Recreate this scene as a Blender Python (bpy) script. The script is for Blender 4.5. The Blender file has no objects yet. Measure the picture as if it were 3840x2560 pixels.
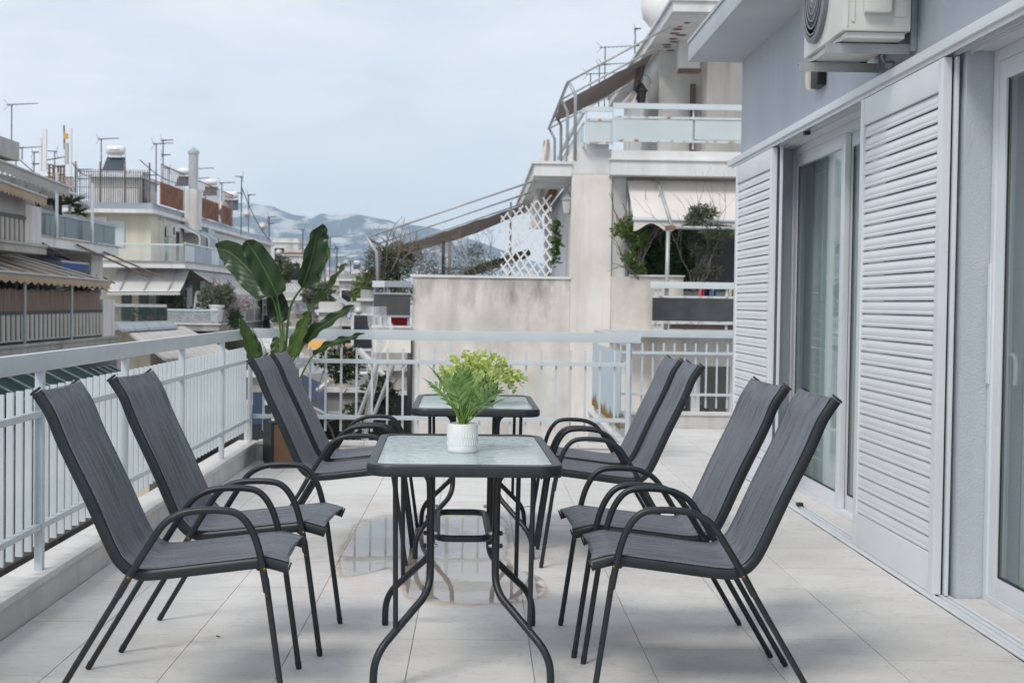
import bpy, bmesh, math, random
from mathutils import Vector, Matrix
from mathutils import noise as mnoise

# ------------------------------------------------------------------ camera, sky, sun, exposure
scene = bpy.context.scene
F_PX, CAM_H = 5333.0, 1.23                      # focal length in pixels of the 3840 wide photograph, eye height
YAW, PITCH, ROLL = math.atan(130 / F_PX), math.atan(145 / F_PX), 0.014
FW = Vector((math.sin(YAW) * math.cos(PITCH), math.cos(YAW) * math.cos(PITCH), -math.sin(PITCH)))
R0 = FW.cross(Vector((0, 0, 1))).normalized(); U0 = R0.cross(FW)
CR = R0 * math.cos(ROLL) + U0 * math.sin(ROLL); CU = U0 * math.cos(ROLL) - R0 * math.sin(ROLL)
CAM = Vector((0, 0, CAM_H))

cd = bpy.data.cameras.new('camera'); cam = bpy.data.objects.new('camera', cd)
scene.collection.objects.link(cam); scene.camera = cam
cam.matrix_world = Matrix(((CR.x, CU.x, -FW.x, 0), (CR.y, CU.y, -FW.y, 0), (CR.z, CU.z, -FW.z, CAM_H), (0, 0, 0, 1)))
cd.sensor_width = 36.0; cd.lens = 36.0 * F_PX / 3840.0
cd.clip_start = 0.05; cd.clip_end = 40000
cd.dof.use_dof = True; cd.dof.focus_distance = 4.9; cd.dof.aperture_fstop = 9.0

SUN_EL, SUN_AZ = math.radians(48), math.radians(212)     # azimuth clockwise from +Y: sun behind the camera, to its left
w = bpy.data.worlds.new('World'); scene.world = w; w.use_nodes = True
nt = w.node_tree; nt.nodes.clear()
N = nt.nodes.new; L = nt.links.new
out = N('ShaderNodeOutputWorld'); bg = N('ShaderNodeBackground'); sky = N('ShaderNodeTexSky')
sky.sky_type = 'NISHITA'; sky.sun_disc = False; sky.sun_elevation = SUN_EL; sky.sun_rotation = SUN_AZ
sky.air_density = 1.0; sky.dust_density = 1.5; sky.ozone_density = 1.0
tc = N('ShaderNodeTexCoord'); mp = N('ShaderNodeMapping'); mp.inputs['Scale'].default_value = (1.0, 1.0, 2.6)
nz = N('ShaderNodeTexNoise'); nz.inputs['Scale'].default_value = 2.8; nz.inputs['Detail'].default_value = 7; nz.inputs['Roughness'].default_value = .55
rp = N('ShaderNodeValToRGB'); rp.color_ramp.elements[0].position = .34; rp.color_ramp.elements[1].position = .66
rp.color_ramp.elements[0].color = (.72, .72, .72, 1); rp.color_ramp.elements[1].color = (1, 1, 1, 1)
cl = N('ShaderNodeMix'); cl.data_type = 'RGBA'; cl.inputs['B'].default_value = (6.75, 7.3, 8.0, 1)   # thin high cloud veil
L(tc.outputs['Generated'], mp.inputs['Vector']); L(mp.outputs['Vector'], nz.inputs['Vector']); L(nz.outputs['Fac'], rp.inputs['Fac'])
n2 = N('ShaderNodeTexNoise'); n2.inputs['Scale'].default_value = 4.5; n2.inputs['Detail'].default_value = 8; n2.inputs['Roughness'].default_value = .6; m2_ = N('ShaderNodeMapping'); m2_.inputs['Scale'].default_value = (1.0, .7, 3.4); m2_.inputs['Location'].default_value = (3, 1, 2)
L(tc.outputs['Generated'], m2_.inputs['Vector']); L(m2_.outputs['Vector'], n2.inputs['Vector']); r2_ = N('ShaderNodeValToRGB'); r2_.color_ramp.elements[0].position = .36; r2_.color_ramp.elements[1].position = .66
r2_.color_ramp.elements[0].color = (6.7, 7.15, 7.7, 1); r2_.color_ramp.elements[1].color = (8.5, 8.6, 8.7, 1); L(n2.outputs['Fac'], r2_.inputs['Fac']); L(r2_.outputs['Color'], cl.inputs['B'])
L(rp.outputs['Color'], cl.inputs['Factor']); L(sky.outputs['Color'], cl.inputs['A'])
L(cl.outputs['Result'], bg.inputs['Color']); bg.inputs['Strength'].default_value = 0.085; L(bg.outputs['Background'], out.inputs['Surface'])

sd = bpy.data.lights.new('sun', 'SUN'); sun = bpy.data.objects.new('sun', sd); scene.collection.objects.link(sun)
sd.energy = 1.5; sd.angle = math.radians(18); sd.color = (1.0, .95, .88)
sdir = Vector((math.sin(SUN_AZ) * math.cos(SUN_EL), math.cos(SUN_AZ) * math.cos(SUN_EL), math.sin(SUN_EL)))
sun.rotation_euler = sdir.to_track_quat('Z', 'Y').to_euler(); sun.location = sdir * 60

scene.view_settings.view_transform = 'Standard'; scene.view_settings.look = 'None'
scene.view_settings.gamma = 1; scene.view_settings.exposure = 0.54; scene.view_settings.use_curve_mapping = False
scene.render.engine = 'CYCLES'; scene.cycles.use_denoising = True
scene.cycles.max_bounces = 7; scene.cycles.transparent_max_bounces = 10; scene.cycles.volume_bounces = 1
scene.cycles.caustics_reflective = False; scene.cycles.caustics_refractive = False
scene.cycles.sample_clamp_indirect = 6

# ------------------------------------------------------------------ photo pixel -> place
def ray(x, y): return FW + CR * ((x - 1920) / F_PX) - CU * ((y - 1280) / F_PX)
def WY(x, y, Y): d = ray(x, y); return CAM + d * (Y / d.y)          # on the plane at depth Y
def WX(x, y, X): d = ray(x, y); return CAM + d * (X / d.x)          # on a plane along the street
def WZ(x, y, z=0): d = ray(x, y); return CAM + d * ((z - CAM_H) / d.z)
rnd = random.Random(7)

# ------------------------------------------------------------------ mesh helpers
class MB:
    def __init__(s): s.v = []; s.f = []; s.uv = {}
    def add(s, vs, fs):
        o = len(s.v); s.v += [tuple(p) for p in vs]; s.f += [tuple(i + o for i in f) for f in fs]; return s
    def bx(s, x0, x1, y0, y1, z0, z1):
        x0, x1 = sorted((x0, x1)); y0, y1 = sorted((y0, y1)); z0, z1 = sorted((z0, z1))
        return s.add([(x0, y0, z0), (x1, y0, z0), (x1, y1, z0), (x0, y1, z0), (x0, y0, z1), (x1, y0, z1), (x1, y1, z1), (x0, y1, z1)],
                     [(0, 3, 2, 1), (4, 5, 6, 7), (0, 1, 5, 4), (1, 2, 6, 5), (2, 3, 7, 6), (3, 0, 4, 7)])
    def slab(s, pts, d):                       # polygon pts (counter clockwise seen from outside) thickened by vector d
        n = len(pts); d = Vector(d); p = [Vector(q) for q in pts]
        vs = p + [q - d for q in p]
        fs = [tuple(range(n)), tuple(range(2 * n - 1, n - 1, -1))] + [(i, i + n, (i + 1) % n + n, (i + 1) % n) for i in range(n)]
        return s.add(vs, fs)
    def tube(s, pts, r, n=8, rz=None, up=None, caps=True):
        p = [Vector(q) for q in pts]; m = len(p); o = len(s.v)
        t = [(p[min(i + 1, m - 1)] - p[max(i - 1, 0)]).normalized() for i in range(m)]
        u = Vector(up) if up else (Vector((0, 0, 1)) if abs(t[0].z) < .9 else Vector((1, 0, 0)))
        for i in range(m):
            a = (u - t[i] * u.dot(t[i]))
            if a.length < 1e-6: a = t[i].orthogonal()
            a.normalize(); b = t[i].cross(a)
            if not up: u = a
            ri = r[i] if isinstance(r, (list, tuple)) else r
            ra = rz if rz is not None else ri
            for k in range(n):
                th = 2 * math.pi * k / n + math.pi / n
                s.v.append(tuple(p[i] + a * (math.cos(th) * ra) + b * (math.sin(th) * ri)))
        for i in range(m - 1):
            for k in range(n):
                k2 = (k + 1) % n
                s.f.append((o + i * n + k, o + i * n + k2, o + (i + 1) * n + k2, o + (i + 1) * n + k))
        if caps:
            s.f.append(tuple(o + k for k in range(n - 1, -1, -1))); s.f.append(tuple(o + (m - 1) * n + k for k in range(n)))
        return s
    def lathe(s, prof, n=24, c=(0, 0, 0), axis='z'):
        o = len(s.v); m = len(prof); c = Vector(c)
        for r, h in prof:
            for k in range(n):
                a = 2 * math.pi * k / n
                q = (r * math.cos(a), r * math.sin(a), h)
                if axis == 'x': q = (h, r * math.cos(a), r * math.sin(a))
                if axis == 'y': q = (r * math.sin(a), h, r * math.cos(a))
                s.v.append(tuple(c + Vector(q)))
        for i in range(m - 1):
            for k in range(n):
                k2 = (k + 1) % n
                s.f.append((o + i * n + k, o + i * n + k2, o + (i + 1) * n + k2, o + (i + 1) * n + k))
        if prof[0][0] > 1e-5: s.f.append(tuple(o + k for k in range(n - 1, -1, -1)))
        if prof[-1][0] > 1e-5: s.f.append(tuple(o + (m - 1) * n + k for k in range(n)))
        return s
    def grid(s, P, uv=True):                   # P[i][j] -> sheet
        o = len(s.v); m, n = len(P), len(P[0])
        for i in range(m):
            for j in range(n):
                s.uv[len(s.v)] = (j / (n - 1), i / (m - 1)); s.v.append(tuple(P[i][j]))
        for i in range(m - 1):
            for j in range(n - 1):
                s.f.append((o + i * n + j, o + i * n + j + 1, o + (i + 1) * n + j + 1, o + (i + 1) * n + j))
        return s
    def mesh(s, name, material, smooth=False, bevel=0, origin=(0, 0, 0)):
        me = bpy.data.meshes.new(name); o = Vector(origin)
        me.from_pydata([tuple(Vector(v) - o) for v in s.v], [], s.f)
        if s.uv:
            ul = me.uv_layers.new(name='UVMap')
            for lp in me.loops: ul.data[lp.index].uv = s.uv.get(lp.vertex_index, (0, 0))
        if bevel or True:
            bm = bmesh.new(); bm.from_mesh(me)
            if not s.uv: bmesh.ops.recalc_face_normals(bm, faces=bm.faces)
            if bevel:
                es = [e for e in bm.edges if len(e.link_faces) == 2 and e.calc_face_angle(0) > .6]
                bmesh.ops.bevel(bm, geom=es, offset=bevel, segments=2, profile=.7, affect='EDGES')
            bm.to_mesh(me); bm.free()
        if smooth:
            for p in me.polygons: p.use_smooth = True
            if smooth == 'auto' or bevel:
                try: me.set_sharp_from_angle(angle=math.radians(42))
                except Exception: pass
        if material: me.materials.append(material if not isinstance(material, str) else M[material])
        return me
    def build(s, name, material, parent=None, smooth=False, bevel=0, world=False):
        """world: the points are in world space, shift them to the parent's place"""
        org = (0, 0, 0)
        if parent is not None and world:
            org = Vector(parent.location); q = parent.parent
            while q: org += Vector(q.location); q = q.parent
        return obj(name, s.mesh(name, material, smooth, bevel, org), parent)
COL = scene.collection
def obj(name, me, parent=None, loc=None, rz=0):
    o = bpy.data.objects.new(name, me); COL.objects.link(o)
    if parent is not None: o.parent = parent
    if loc is not None: o.location = loc
    if rz: o.rotation_euler.z = rz
    return o
def tag(o, label=None, cat=None, group=None, kind=None):
    if label: o['label'] = label
    if cat: o['category'] = cat
    if group: o['group'] = group
    if kind: o['kind'] = kind
    return o
def thing(name, label, cat, loc=(0, 0, 0), rz=0, group=None):
    o = bpy.data.objects.new(name, None); COL.objects.link(o); o.location = loc; o.rotation_euler.z = rz
    o.empty_display_size = .1
    return tag(o, label, cat, group)
def solo(mb, name, material, label, cat, group=None, **kw):          # a thing that is one mesh, origin at its base centre
    xs = [v[0] for v in mb.v]; ys = [v[1] for v in mb.v]; zs = [v[2] for v in mb.v]
    org = ((min(xs) + max(xs)) / 2, (min(ys) + max(ys)) / 2, min(zs))
    o = obj(name, mb.mesh(name, material, origin=org, **kw)); o.location = org
    return tag(o, label, cat, group)
def dup(root, loc, rz, label, group=None):
    r = root.copy(); COL.objects.link(r); r.location = loc; r.rotation_euler.z = rz; r['label'] = label
    if group: r['group'] = group
    for ch in list(root.children):
        c = ch.copy(); COL.objects.link(c); c.parent = r
        for g in list(ch.children):
            d = g.copy(); COL.objects.link(d); d.parent = c
    return r
def smooth_path(pts, k=4):                                            # Catmull-Rom
    p = [Vector(q) for q in pts]; res = []
    for i in range(len(p) - 1):
        a, b, c, d = p[max(i - 1, 0)], p[i], p[i + 1], p[min(i + 2, len(p) - 1)]
        for j in range(k):
            t = j / k
            res.append(.5 * ((2 * b) + (c - a) * t + (2 * a - 5 * b + 4 * c - d) * t * t + (3 * b - a - 3 * c + d) * t ** 3))
    res.append(p[-1]); return res

# ------------------------------------------------------------------ materials (all procedural)
M = {}
def nodes(name):
    m = bpy.data.materials.new(name); m.use_nodes = True; M[name] = m
    t = m.node_tree; b = t.nodes['Principled BSDF']; return m, t, b
def mat(name, c, rough=.6, c2=None, scale=6, detail=5, bump=0, bscale=None, metal=0, stretch=None, spec=.5, lo=.35, hi=.65, coord='Object', rand=0):
    m, t, b = nodes(name); n = t.nodes.new; l = t.links.new
    b.inputs['Roughness'].default_value = rough; b.inputs['Metallic'].default_value = metal; b.inputs['Specular IOR Level'].default_value = spec
    c = tuple(c) + (1,); c2 = tuple(c2) + (1,) if c2 else None
    if not c2 and not bump and not rand: b.inputs['Base Color'].default_value = c; return m
    co = n('ShaderNodeTexCoord'); mp = n('ShaderNodeMapping'); l(co.outputs[coord], mp.inputs['Vector'])
    if stretch: mp.inputs['Scale'].default_value = stretch
    colour = None
    if c2:
        x = n('ShaderNodeTexNoise'); x.inputs['Scale'].default_value = scale; x.inputs['Detail'].default_value = detail
        r = n('ShaderNodeValToRGB'); r.color_ramp.elements[0].position = lo; r.color_ramp.elements[1].position = hi
        r.color_ramp.elements[0].color = c; r.color_ramp.elements[1].color = c2
        l(mp.outputs['Vector'], x.inputs['Vector']); l(x.outputs['Fac'], r.inputs['Fac']); colour = r.outputs['Color']
    if rand:
        oi = n('ShaderNodeObjectInfo'); hs = n('ShaderNodeHueSaturation'); mr = n('ShaderNodeMapRange')
        mr.inputs['To Min'].default_value = 1 - rand; mr.inputs['To Max'].default_value = 1 + rand
        l(oi.outputs['Random'], mr.inputs['Value']); l(mr.outputs['Result'], hs.inputs['Value'])
        if colour: l(colour, hs.inputs['Color'])
        else: hs.inputs['Color'].default_value = c
        colour = hs.outputs['Color']
    if colour: l(colour, b.inputs['Base Color'])
    else: b.inputs['Base Color'].default_value = c
    if bump:
        x2 = n('ShaderNodeTexNoise'); x2.inputs['Scale'].default_value = bscale or scale * 6; x2.inputs['Detail'].default_value = 4
        bp = n('ShaderNodeBump'); bp.inputs['Strength'].default_value = bump; bp.inputs['Distance'].default_value = .01
        l(mp.outputs['Vector'], x2.inputs['Vector']); l(x2.outputs['Fac'], bp.inputs['Height']); l(bp.outputs['Normal'], b.inputs['Normal'])
    return m
def stained(name, c, c2, c3, scale=1.2, streak=5, rough=.85, amount=.5, bump=.25, bs=40):
    """weathered render: broad tone change, downward rain streaks and fine grain"""
    m, t, b = nodes(name); n = t.nodes.new; l = t.links.new
    b.inputs['Roughness'].default_value = rough; b.inputs['Specular IOR Level'].default_value = .25
    g = n('ShaderNodeTexCoord')
    a = n('ShaderNodeTexNoise'); a.inputs['Scale'].default_value = scale; a.inputs['Detail'].default_value = 8; a.inputs['Roughness'].default_value = .65
    l(g.outputs['Object'], a.inputs['Vector'])
    mp = n('ShaderNodeMapping'); mp.inputs['Scale'].default_value = (streak, streak, streak * .09); l(g.outputs['Object'], mp.inputs['Vector'])
    s = n('ShaderNodeTexNoise'); s.inputs['Scale'].default_value = 1.0; s.inputs['Detail'].default_value = 6; l(mp.outputs['Vector'], s.inputs['Vector'])
    r1 = n('ShaderNodeValToRGB'); r1.color_ramp.elements[0].position = .38; r1.color_ramp.elements[1].position = .62
    r1.color_ramp.elements[0].color = (*c, 1); r1.color_ramp.elements[1].color = (*c2, 1); l(a.outputs['Fac'], r1.inputs['Fac'])
    r2 = n('ShaderNodeValToRGB'); r2.color_ramp.elements[0].position = .5; r2.color_ramp.elements[1].position = .78
    r2.color_ramp.elements[0].color = (0, 0, 0, 1); r2.color_ramp.elements[1].color = (amount,) * 3 + (1,); l(s.outputs['Fac'], r2.inputs['Fac'])
    mx = n('ShaderNodeMix'); mx.data_type = 'RGBA'; mx.inputs['B'].default_value = (*c3, 1)
    l(r1.outputs['Color'], mx.inputs['A']); l(r2.outputs['Color'], mx.inputs['Factor']); l(mx.outputs['Result'], b.inputs['Base Color'])
    f = n('ShaderNodeTexNoise'); f.inputs['Scale'].default_value = bs; f.inputs['Detail'].default_value = 5; l(g.outputs['Object'], f.inputs['Vector'])
    bp = n('ShaderNodeBump'); bp.inputs['Strength'].default_value = bump; bp.inputs['Distance'].default_value = .02
    l(f.outputs['Fac'], bp.inputs['Height']); l(bp.outputs['Normal'], b.inputs['Normal']); return m
def leafmat(name, c, c2, rough=.42, trans=.35, scale=6, uvrib=0):
    m, t, b = nodes(name); n = t.nodes.new; l = t.links.new
    g = n('ShaderNodeTexCoord'); x = n('ShaderNodeTexNoise'); x.inputs['Scale'].default_value = scale; l(g.outputs['Object'], x.inputs['Vector'])
    oi = n('ShaderNodeNewGeometry'); ad = n('ShaderNodeMath'); ad.operation = 'ADD'; ml = n('ShaderNodeMath'); ml.operation = 'MULTIPLY'; ml.inputs[1].default_value = .45
    l(oi.outputs['Random Per Island'], ml.inputs[0]); l(ml.outputs[0], ad.inputs[0]); l(x.outputs['Fac'], ad.inputs[1])
    r = n('ShaderNodeValToRGB'); r.color_ramp.elements[0].position = .4; r.color_ramp.elements[1].position = .95
    r.color_ramp.elements[0].color = (*c, 1); r.color_ramp.elements[1].color = (*c2, 1); l(ad.outputs[0], r.inputs['Fac'])
    b.inputs['Roughness'].default_value = rough; b.inputs['Specular IOR Level'].default_value = .45
    col = r.outputs['Color']
    if uvrib:
        sp = n('ShaderNodeSeparateXYZ'); l(g.outputs['UV'], sp.inputs[0])
        d = n('ShaderNodeMath'); d.operation = 'SUBTRACT'; d.inputs[1].default_value = .5; l(sp.outputs['X'], d.inputs[0])
        ab = n('ShaderNodeMath'); ab.operation = 'ABSOLUTE'; l(d.outputs[0], ab.inputs[0])
        rr = n('ShaderNodeValToRGB'); rr.color_ramp.elements[0].position = .008; rr.color_ramp.elements[1].position = .026
        rr.color_ramp.elements[0].color = (1, 1, 1, 1); rr.color_ramp.elements[1].color = (0, 0, 0, 1); l(ab.outputs[0], rr.inputs['Fac'])
        mm = n('ShaderNodeMix'); mm.data_type = 'RGBA'; mm.inputs['B'].default_value = (.10, .155, .035, 1)
        l(rr.outputs['Color'], mm.inputs['Factor']); l(col, mm.inputs['A']); col = mm.outputs['Result']
        # side veins: bands running outward from the midrib
        sl = n('ShaderNodeMath'); sl.operation = 'MULTIPLY_ADD'; sl.inputs[1].default_value = -.55; l(ab.outputs[0], sl.inputs[0]); l(sp.outputs['Y'], sl.inputs[2])
        sn = n('ShaderNodeMath'); sn.operation = 'MULTIPLY'; sn.inputs[1].default_value = uvrib; l(sl.outputs[0], sn.inputs[0])
        si = n('ShaderNodeMath'); si.operation = 'SINE'; l(sn.outputs[0], si.inputs[0])
        bp = n('ShaderNodeBump'); bp.inputs['Strength'].default_value = .06; bp.inputs['Distance'].default_value = .004; l(si.outputs[0], bp.inputs['Height']); l(bp.outputs['Normal'], b.inputs['Normal'])
    l(col, b.inputs['Base Color'])
    tr = n('ShaderNodeBsdfTranslucent'); l(col, tr.inputs['Color']); mx = n('ShaderNodeMixShader'); mx.inputs[0].default_value = trans
    o = t.nodes['Material Output']; l(b.outputs[0], mx.inputs[1]); l(tr.outputs[0], mx.inputs[2]); l(mx.outputs[0], o.inputs['Surface']); return m
def glassy(name, tint, ior=1.5, rough=.0, dirt=0.06):
    """window pane or thin water: Fresnel mix of a tinted see-through layer and a mirror layer"""
    m, t, b = nodes(name); n = t.nodes.new; l = t.links.new
    tr = n('ShaderNodeBsdfTransparent'); tr.inputs[0].default_value = (*tint, 1); gl = n('ShaderNodeBsdfGlossy'); gl.inputs['Roughness'].default_value = rough
    df = n('ShaderNodeBsdfDiffuse'); df.inputs[0].default_value = (.5, .53, .52, 1)
    m0 = n('ShaderNodeMixShader'); m0.inputs[0].default_value = dirt; l(tr.outputs[0], m0.inputs[1]); l(df.outputs[0], m0.inputs[2])
    # Schlick reflectance from the facing ratio: the same from both sides of a thin sheet
    lw = n('ShaderNodeLayerWeight'); lw.inputs['Blend'].default_value = .5; pw = n('ShaderNodeMath'); pw.operation = 'POWER'; pw.inputs[1].default_value = 5; l(lw.outputs['Facing'], pw.inputs[0])
    f0 = ((ior - 1) / (ior + 1)) ** 2; fr = n('ShaderNodeMath'); fr.operation = 'MULTIPLY_ADD'; fr.inputs[1].default_value = 1 - f0; fr.inputs[2].default_value = f0; l(pw.outputs[0], fr.inputs[0]); mx = n('ShaderNodeMixShader')
    l(fr.outputs[0], mx.inputs[0]); l(m0.outputs[0], mx.inputs[1]); l(gl.outputs[0], mx.inputs[2]); l(mx.outputs[0], t.nodes['Material Output'].inputs['Surface'])
    return m, t, gl, fr

mat('white_paint', (.68, .72, .75), .38, (.62, .66, .70), 9, 4, .05, 60)
mat('rail_paint', (.54, .595, .63), .34, (.49, .55, .585), 5, 6, .06, 90)
mat('aluminium_white', (.70, .73, .76), .32, (.66, .69, .73), 3, 4)

mat('eave_paint', (.46, .50, .55), .85, (.50, .54, .58), 2, 5, .15, 120)
mat('dark_rubber', (.015, .016, .018), .6)
mat('black', (.008, .009, .011), .5)
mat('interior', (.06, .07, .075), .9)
mat('sheer_curtain', (.42, .50, .50), .9, (.86, .92, .91), 1.2, 3, stretch=(1, 14, .05), lo=.38, hi=.6)  # dark vertical stripes paint the shade of the folds into the cloth
mat('chair_metal', (.013, .018, .022), .40, (.018, .024, .029), 14, 4, .04, 220, spec=.4)
mat('steel', (.45, .46, .47), .3, metal=1)
mat('brass', (.14, .085, .03), .35, metal=1)
mat('ac_casing', (.66, .67, .64), .4, (.61, .62, .59), 4, 4, .03, 60)
mat('ac_grille', (.20, .22, .24), .5)
mat('ac_dark', (.02, .022, .026), .8)
mat('ac_hub', (.35, .40, .47), .45)
mat('galvanised', (.42, .44, .45), .42, (.50, .52, .53), 8, 5, metal=.6)
mat('cable_grey', (.30, .30, .30), .6)
mat('lamp_glass', (.86, .80, .70), .25)
mat('pot_white', (.78, .79, .79), .55, (.74, .75, .76), 30, 3)
mat('pot_grey', (.085, .085, .08), .75, (.12, .12, .11), 16, 5, .25, 120)
mat('pebble', (.25, .20, .15), .8, (.50, .44, .36), 120, 2)
mat('soil', (.03, .022, .016), .95, (.05, .04, .03), 60, 3, .5, 200)
mat('twig', (.10, .075, .06), .9)
mat('branch', (.17, .14, .125), .9, (.26, .22, .20), 20, 4)
leafmat('strelitzia', (.007, .024, .010), (.024, .056, .014), .30, .18, 7, 70)
leafmat('dark_strelitzia', (.006, .016, .008), (.014, .034, .012), .35, .08, 7, 70)
leafmat('strelitzia_pale', (.035, .070, .015), (.075, .125, .025), .4, .25, 7, 70)
mat('petiole', (.05, .11, .02), .45, (.10, .16, .035), 20, 3)
leafmat('fern', (.13, .26, .06), (.36, .50, .19), .45, .35, 30)
mat('fern_stem', (.16, .27, .04), .5)
leafmat('trailing', (.44, .54, .12), (.80, .84, .40), .5, .45, 40)
mat('trailing_stem', (.35, .42, .18), .6)
leafmat('ficus', (.012, .045, .010), (.05, .12, .02), .4, .25, 4)
leafmat('ficus_pale', (.06, .13, .02), (.15, .22, .05), .45, .35, 4)
leafmat('olive', (.07, .09, .05), (.17, .19, .12), .6, .25, 4)
leafmat('oleander', (.05, .07, .025), (.13, .15, .06), .55, .25, 3)
leafmat('dark_leaf', (.015, .03, .012), (.05, .08, .03), .6, .2, 2)
leafmat('pink_flower', (.30, .24, .26), (.55, .48, .5), .7, .3, 3)

# chips of rust showing through the railing paint
t = M['rail_paint'].node_tree; n = t.nodes.new; l = t.links.new; b = t.nodes['Principled BSDF']; src = b.inputs['Base Color'].links[0].from_socket
g = n('ShaderNodeTexCoord'); x = n('ShaderNodeTexNoise'); x.inputs['Scale'].default_value = 17; x.inputs['Detail'].default_value = 9; x.inputs['Roughness'].default_value = .7; l(g.outputs['Object'], x.inputs['Vector'])
r = n('ShaderNodeValToRGB'); r.color_ramp.elements[0].position = .70; r.color_ramp.elements[1].position = .735; r.color_ramp.elements[0].color = (0, 0, 0, 1); r.color_ramp.elements[1].color = (.8, .8, .8, 1); l(x.outputs['Fac'], r.inputs[0])
mx = n('ShaderNodeMix'); mx.data_type = 'RGBA'; mx.inputs['B'].default_value = (.22, .15, .10, 1); l(r.outputs[0], mx.inputs['Factor']); l(src, mx.inputs['A']); l(mx.outputs['Result'], b.inputs['Base Color'])
# marble floor tile: cream grey stone, faint veins, rusty and grey stains, slight sheen; tone differs from tile to tile
m, t, b = nodes('marble'); n = t.nodes.new; l = t.links.new
g = n('ShaderNodeTexCoord'); oi = n('ShaderNodeObjectInfo'); off = n('ShaderNodeVectorMath'); off.operation = 'MULTIPLY_ADD'
l(oi.outputs['Location'], off.inputs[0]); off.inputs[1].default_value = (1, 1, 1); l(g.outputs['Object'], off.inputs[2])
x = n('ShaderNodeTexNoise'); x.inputs['Scale'].default_value = 2.3; x.inputs['Detail'].default_value = 9; x.inputs['Roughness'].default_value = .62
mp = n('ShaderNodeMapping'); mp.inputs['Scale'].default_value = (1.0, 1.7, 1); l(off.outputs[0], mp.inputs['Vector']); l(mp.outputs[0], x.inputs['Vector'])
r = n('ShaderNodeValToRGB'); r.color_ramp.elements[0].position = .30; r.color_ramp.elements[1].position = .72
r.color_ramp.elements[0].color = (.55, .53, .515, 1); r.color_ramp.elements[1].color = (.69, .675, .66, 1); l(x.outputs['Fac'], r.inputs['Fac'])
v = n('ShaderNodeTexNoise'); v.inputs['Scale'].default_value = 5; v.inputs['Detail'].default_value = 10; v.inputs['Distortion'].default_value = 1.5; l(mp.outputs[0], v.inputs['Vector'])
vr = n('ShaderNodeValToRGB'); e = vr.color_ramp.elements; e[0].position = .485; e[1].position = .515; e[0].color = (0, 0, 0, 1); e[1].color = (0, 0, 0, 1)
k = e.new(.5); k.color = (.30, .30, .30, 1); l(v.outputs['Fac'], vr.inputs['Fac'])
mx = n('ShaderNodeMix'); mx.data_type = 'RGBA'; mx.inputs['B'].default_value = (.24, .24, .25, 1); l(r.outputs[0], mx.inputs['A']); l(vr.outputs[0], mx.inputs['Factor'])
s = n('ShaderNodeTexNoise'); s.inputs['Scale'].default_value = 1.1; s.inputs['Detail'].default_value = 8; s.inputs['Roughness'].default_value = .7; l(off.outputs[0], s.inputs['Vector'])
sr = n('ShaderNodeValToRGB'); sr.color_ramp.elements[0].position = .56; sr.color_ramp.elements[1].position = .76; sr.color_ramp.elements[0].color = (0, 0, 0, 1); sr.color_ramp.elements[1].color = (.60, .60, .60, 1)
l(s.outputs['Fac'], sr.inputs['Fac']); m2 = n('ShaderNodeMix'); m2.data_type = 'RGBA'; m2.inputs['B'].default_value = (.47, .39, .32, 1)
l(mx.outputs['Result'], m2.inputs['A']); l(sr.outputs[0], m2.inputs['Factor'])
hs = n('ShaderNodeHueSaturation'); mr = n('ShaderNodeMapRange'); mr.inputs['To Min'].default_value = .95; mr.inputs['To Max'].default_value = 1.05
l(oi.outputs['Random'], mr.inputs['Value']); l(mr.outputs[0], hs.inputs['Value']); l(m2.outputs['Result'], hs.inputs['Color']); l(hs.outputs[0], b.inputs['Base Color'])
rr = n('ShaderNodeMapRange'); rr.inputs['To Min'].default_value = .42; rr.inputs['To Max'].default_value = .72; l(s.outputs['Fac'], rr.inputs['Value']); l(rr.outputs[0], b.inputs['Roughness'])
bp = n('ShaderNodeBump'); bp.inputs['Strength'].default_value = .12; bp.inputs['Distance'].default_value = .004; l(x.outputs['Fac'], bp.inputs['Height']); l(bp.outputs[0], b.inputs['Normal'])
stained('house_wall', (.47, .52, .58), (.52, .565, .62), (.40, .435, .48), .9, 2.6, .9, .4, .35, 150)
mat('grout', (.15, .125, .11), .95, (.52, .49, .46), 5, 7, lo=.38, hi=.58)
stained('curb_render', (.54, .525, .51), (.60, .59, .58), (.33, .30, .27), 2.5, 9, .8, .5, .15)

# woven sling: dark threads with pale slubs running along the seat
m, t, b = nodes('sling'); n = t.nodes.new; l = t.links.new
g = n('ShaderNodeTexCoord'); oi = n('ShaderNodeObjectInfo'); ad = n('ShaderNodeVectorMath'); ad.operation = 'ADD'; l(g.outputs['UV'], ad.inputs[0]); l(oi.outputs['Location'], ad.inputs[1])
mp = n('ShaderNodeMapping'); mp.inputs['Scale'].default_value = (95, 7, 1); l(ad.outputs[0], mp.inputs['Vector'])
x = n('ShaderNodeTexNoise'); x.inputs['Scale'].default_value = 1; x.inputs['Detail'].default_value = 3; l(mp.outputs[0], x.inputs['Vector'])
mp2 = n('ShaderNodeMapping'); mp2.inputs['Scale'].default_value = (260, 240, 1); l(g.outputs['UV'], mp2.inputs['Vector'])
x2 = n('ShaderNodeTexNoise'); x2.inputs['Scale'].default_value = 1; x2.inputs['Detail'].default_value = 1; l(mp2.outputs[0], x2.inputs['Vector'])
am0 = n('ShaderNodeMath'); am0.operation = 'MULTIPLY_ADD'; am0.inputs[1].default_value = .55; l(x2.outputs['Fac'], am0.inputs[0]); l(x.outputs['Fac'], am0.inputs[2])
x3 = n('ShaderNodeTexNoise'); x3.inputs['Scale'].default_value = 7; x3.inputs['Detail'].default_value = 4; l(ad.outputs[0], x3.inputs['Vector'])   # wear and dust
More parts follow.
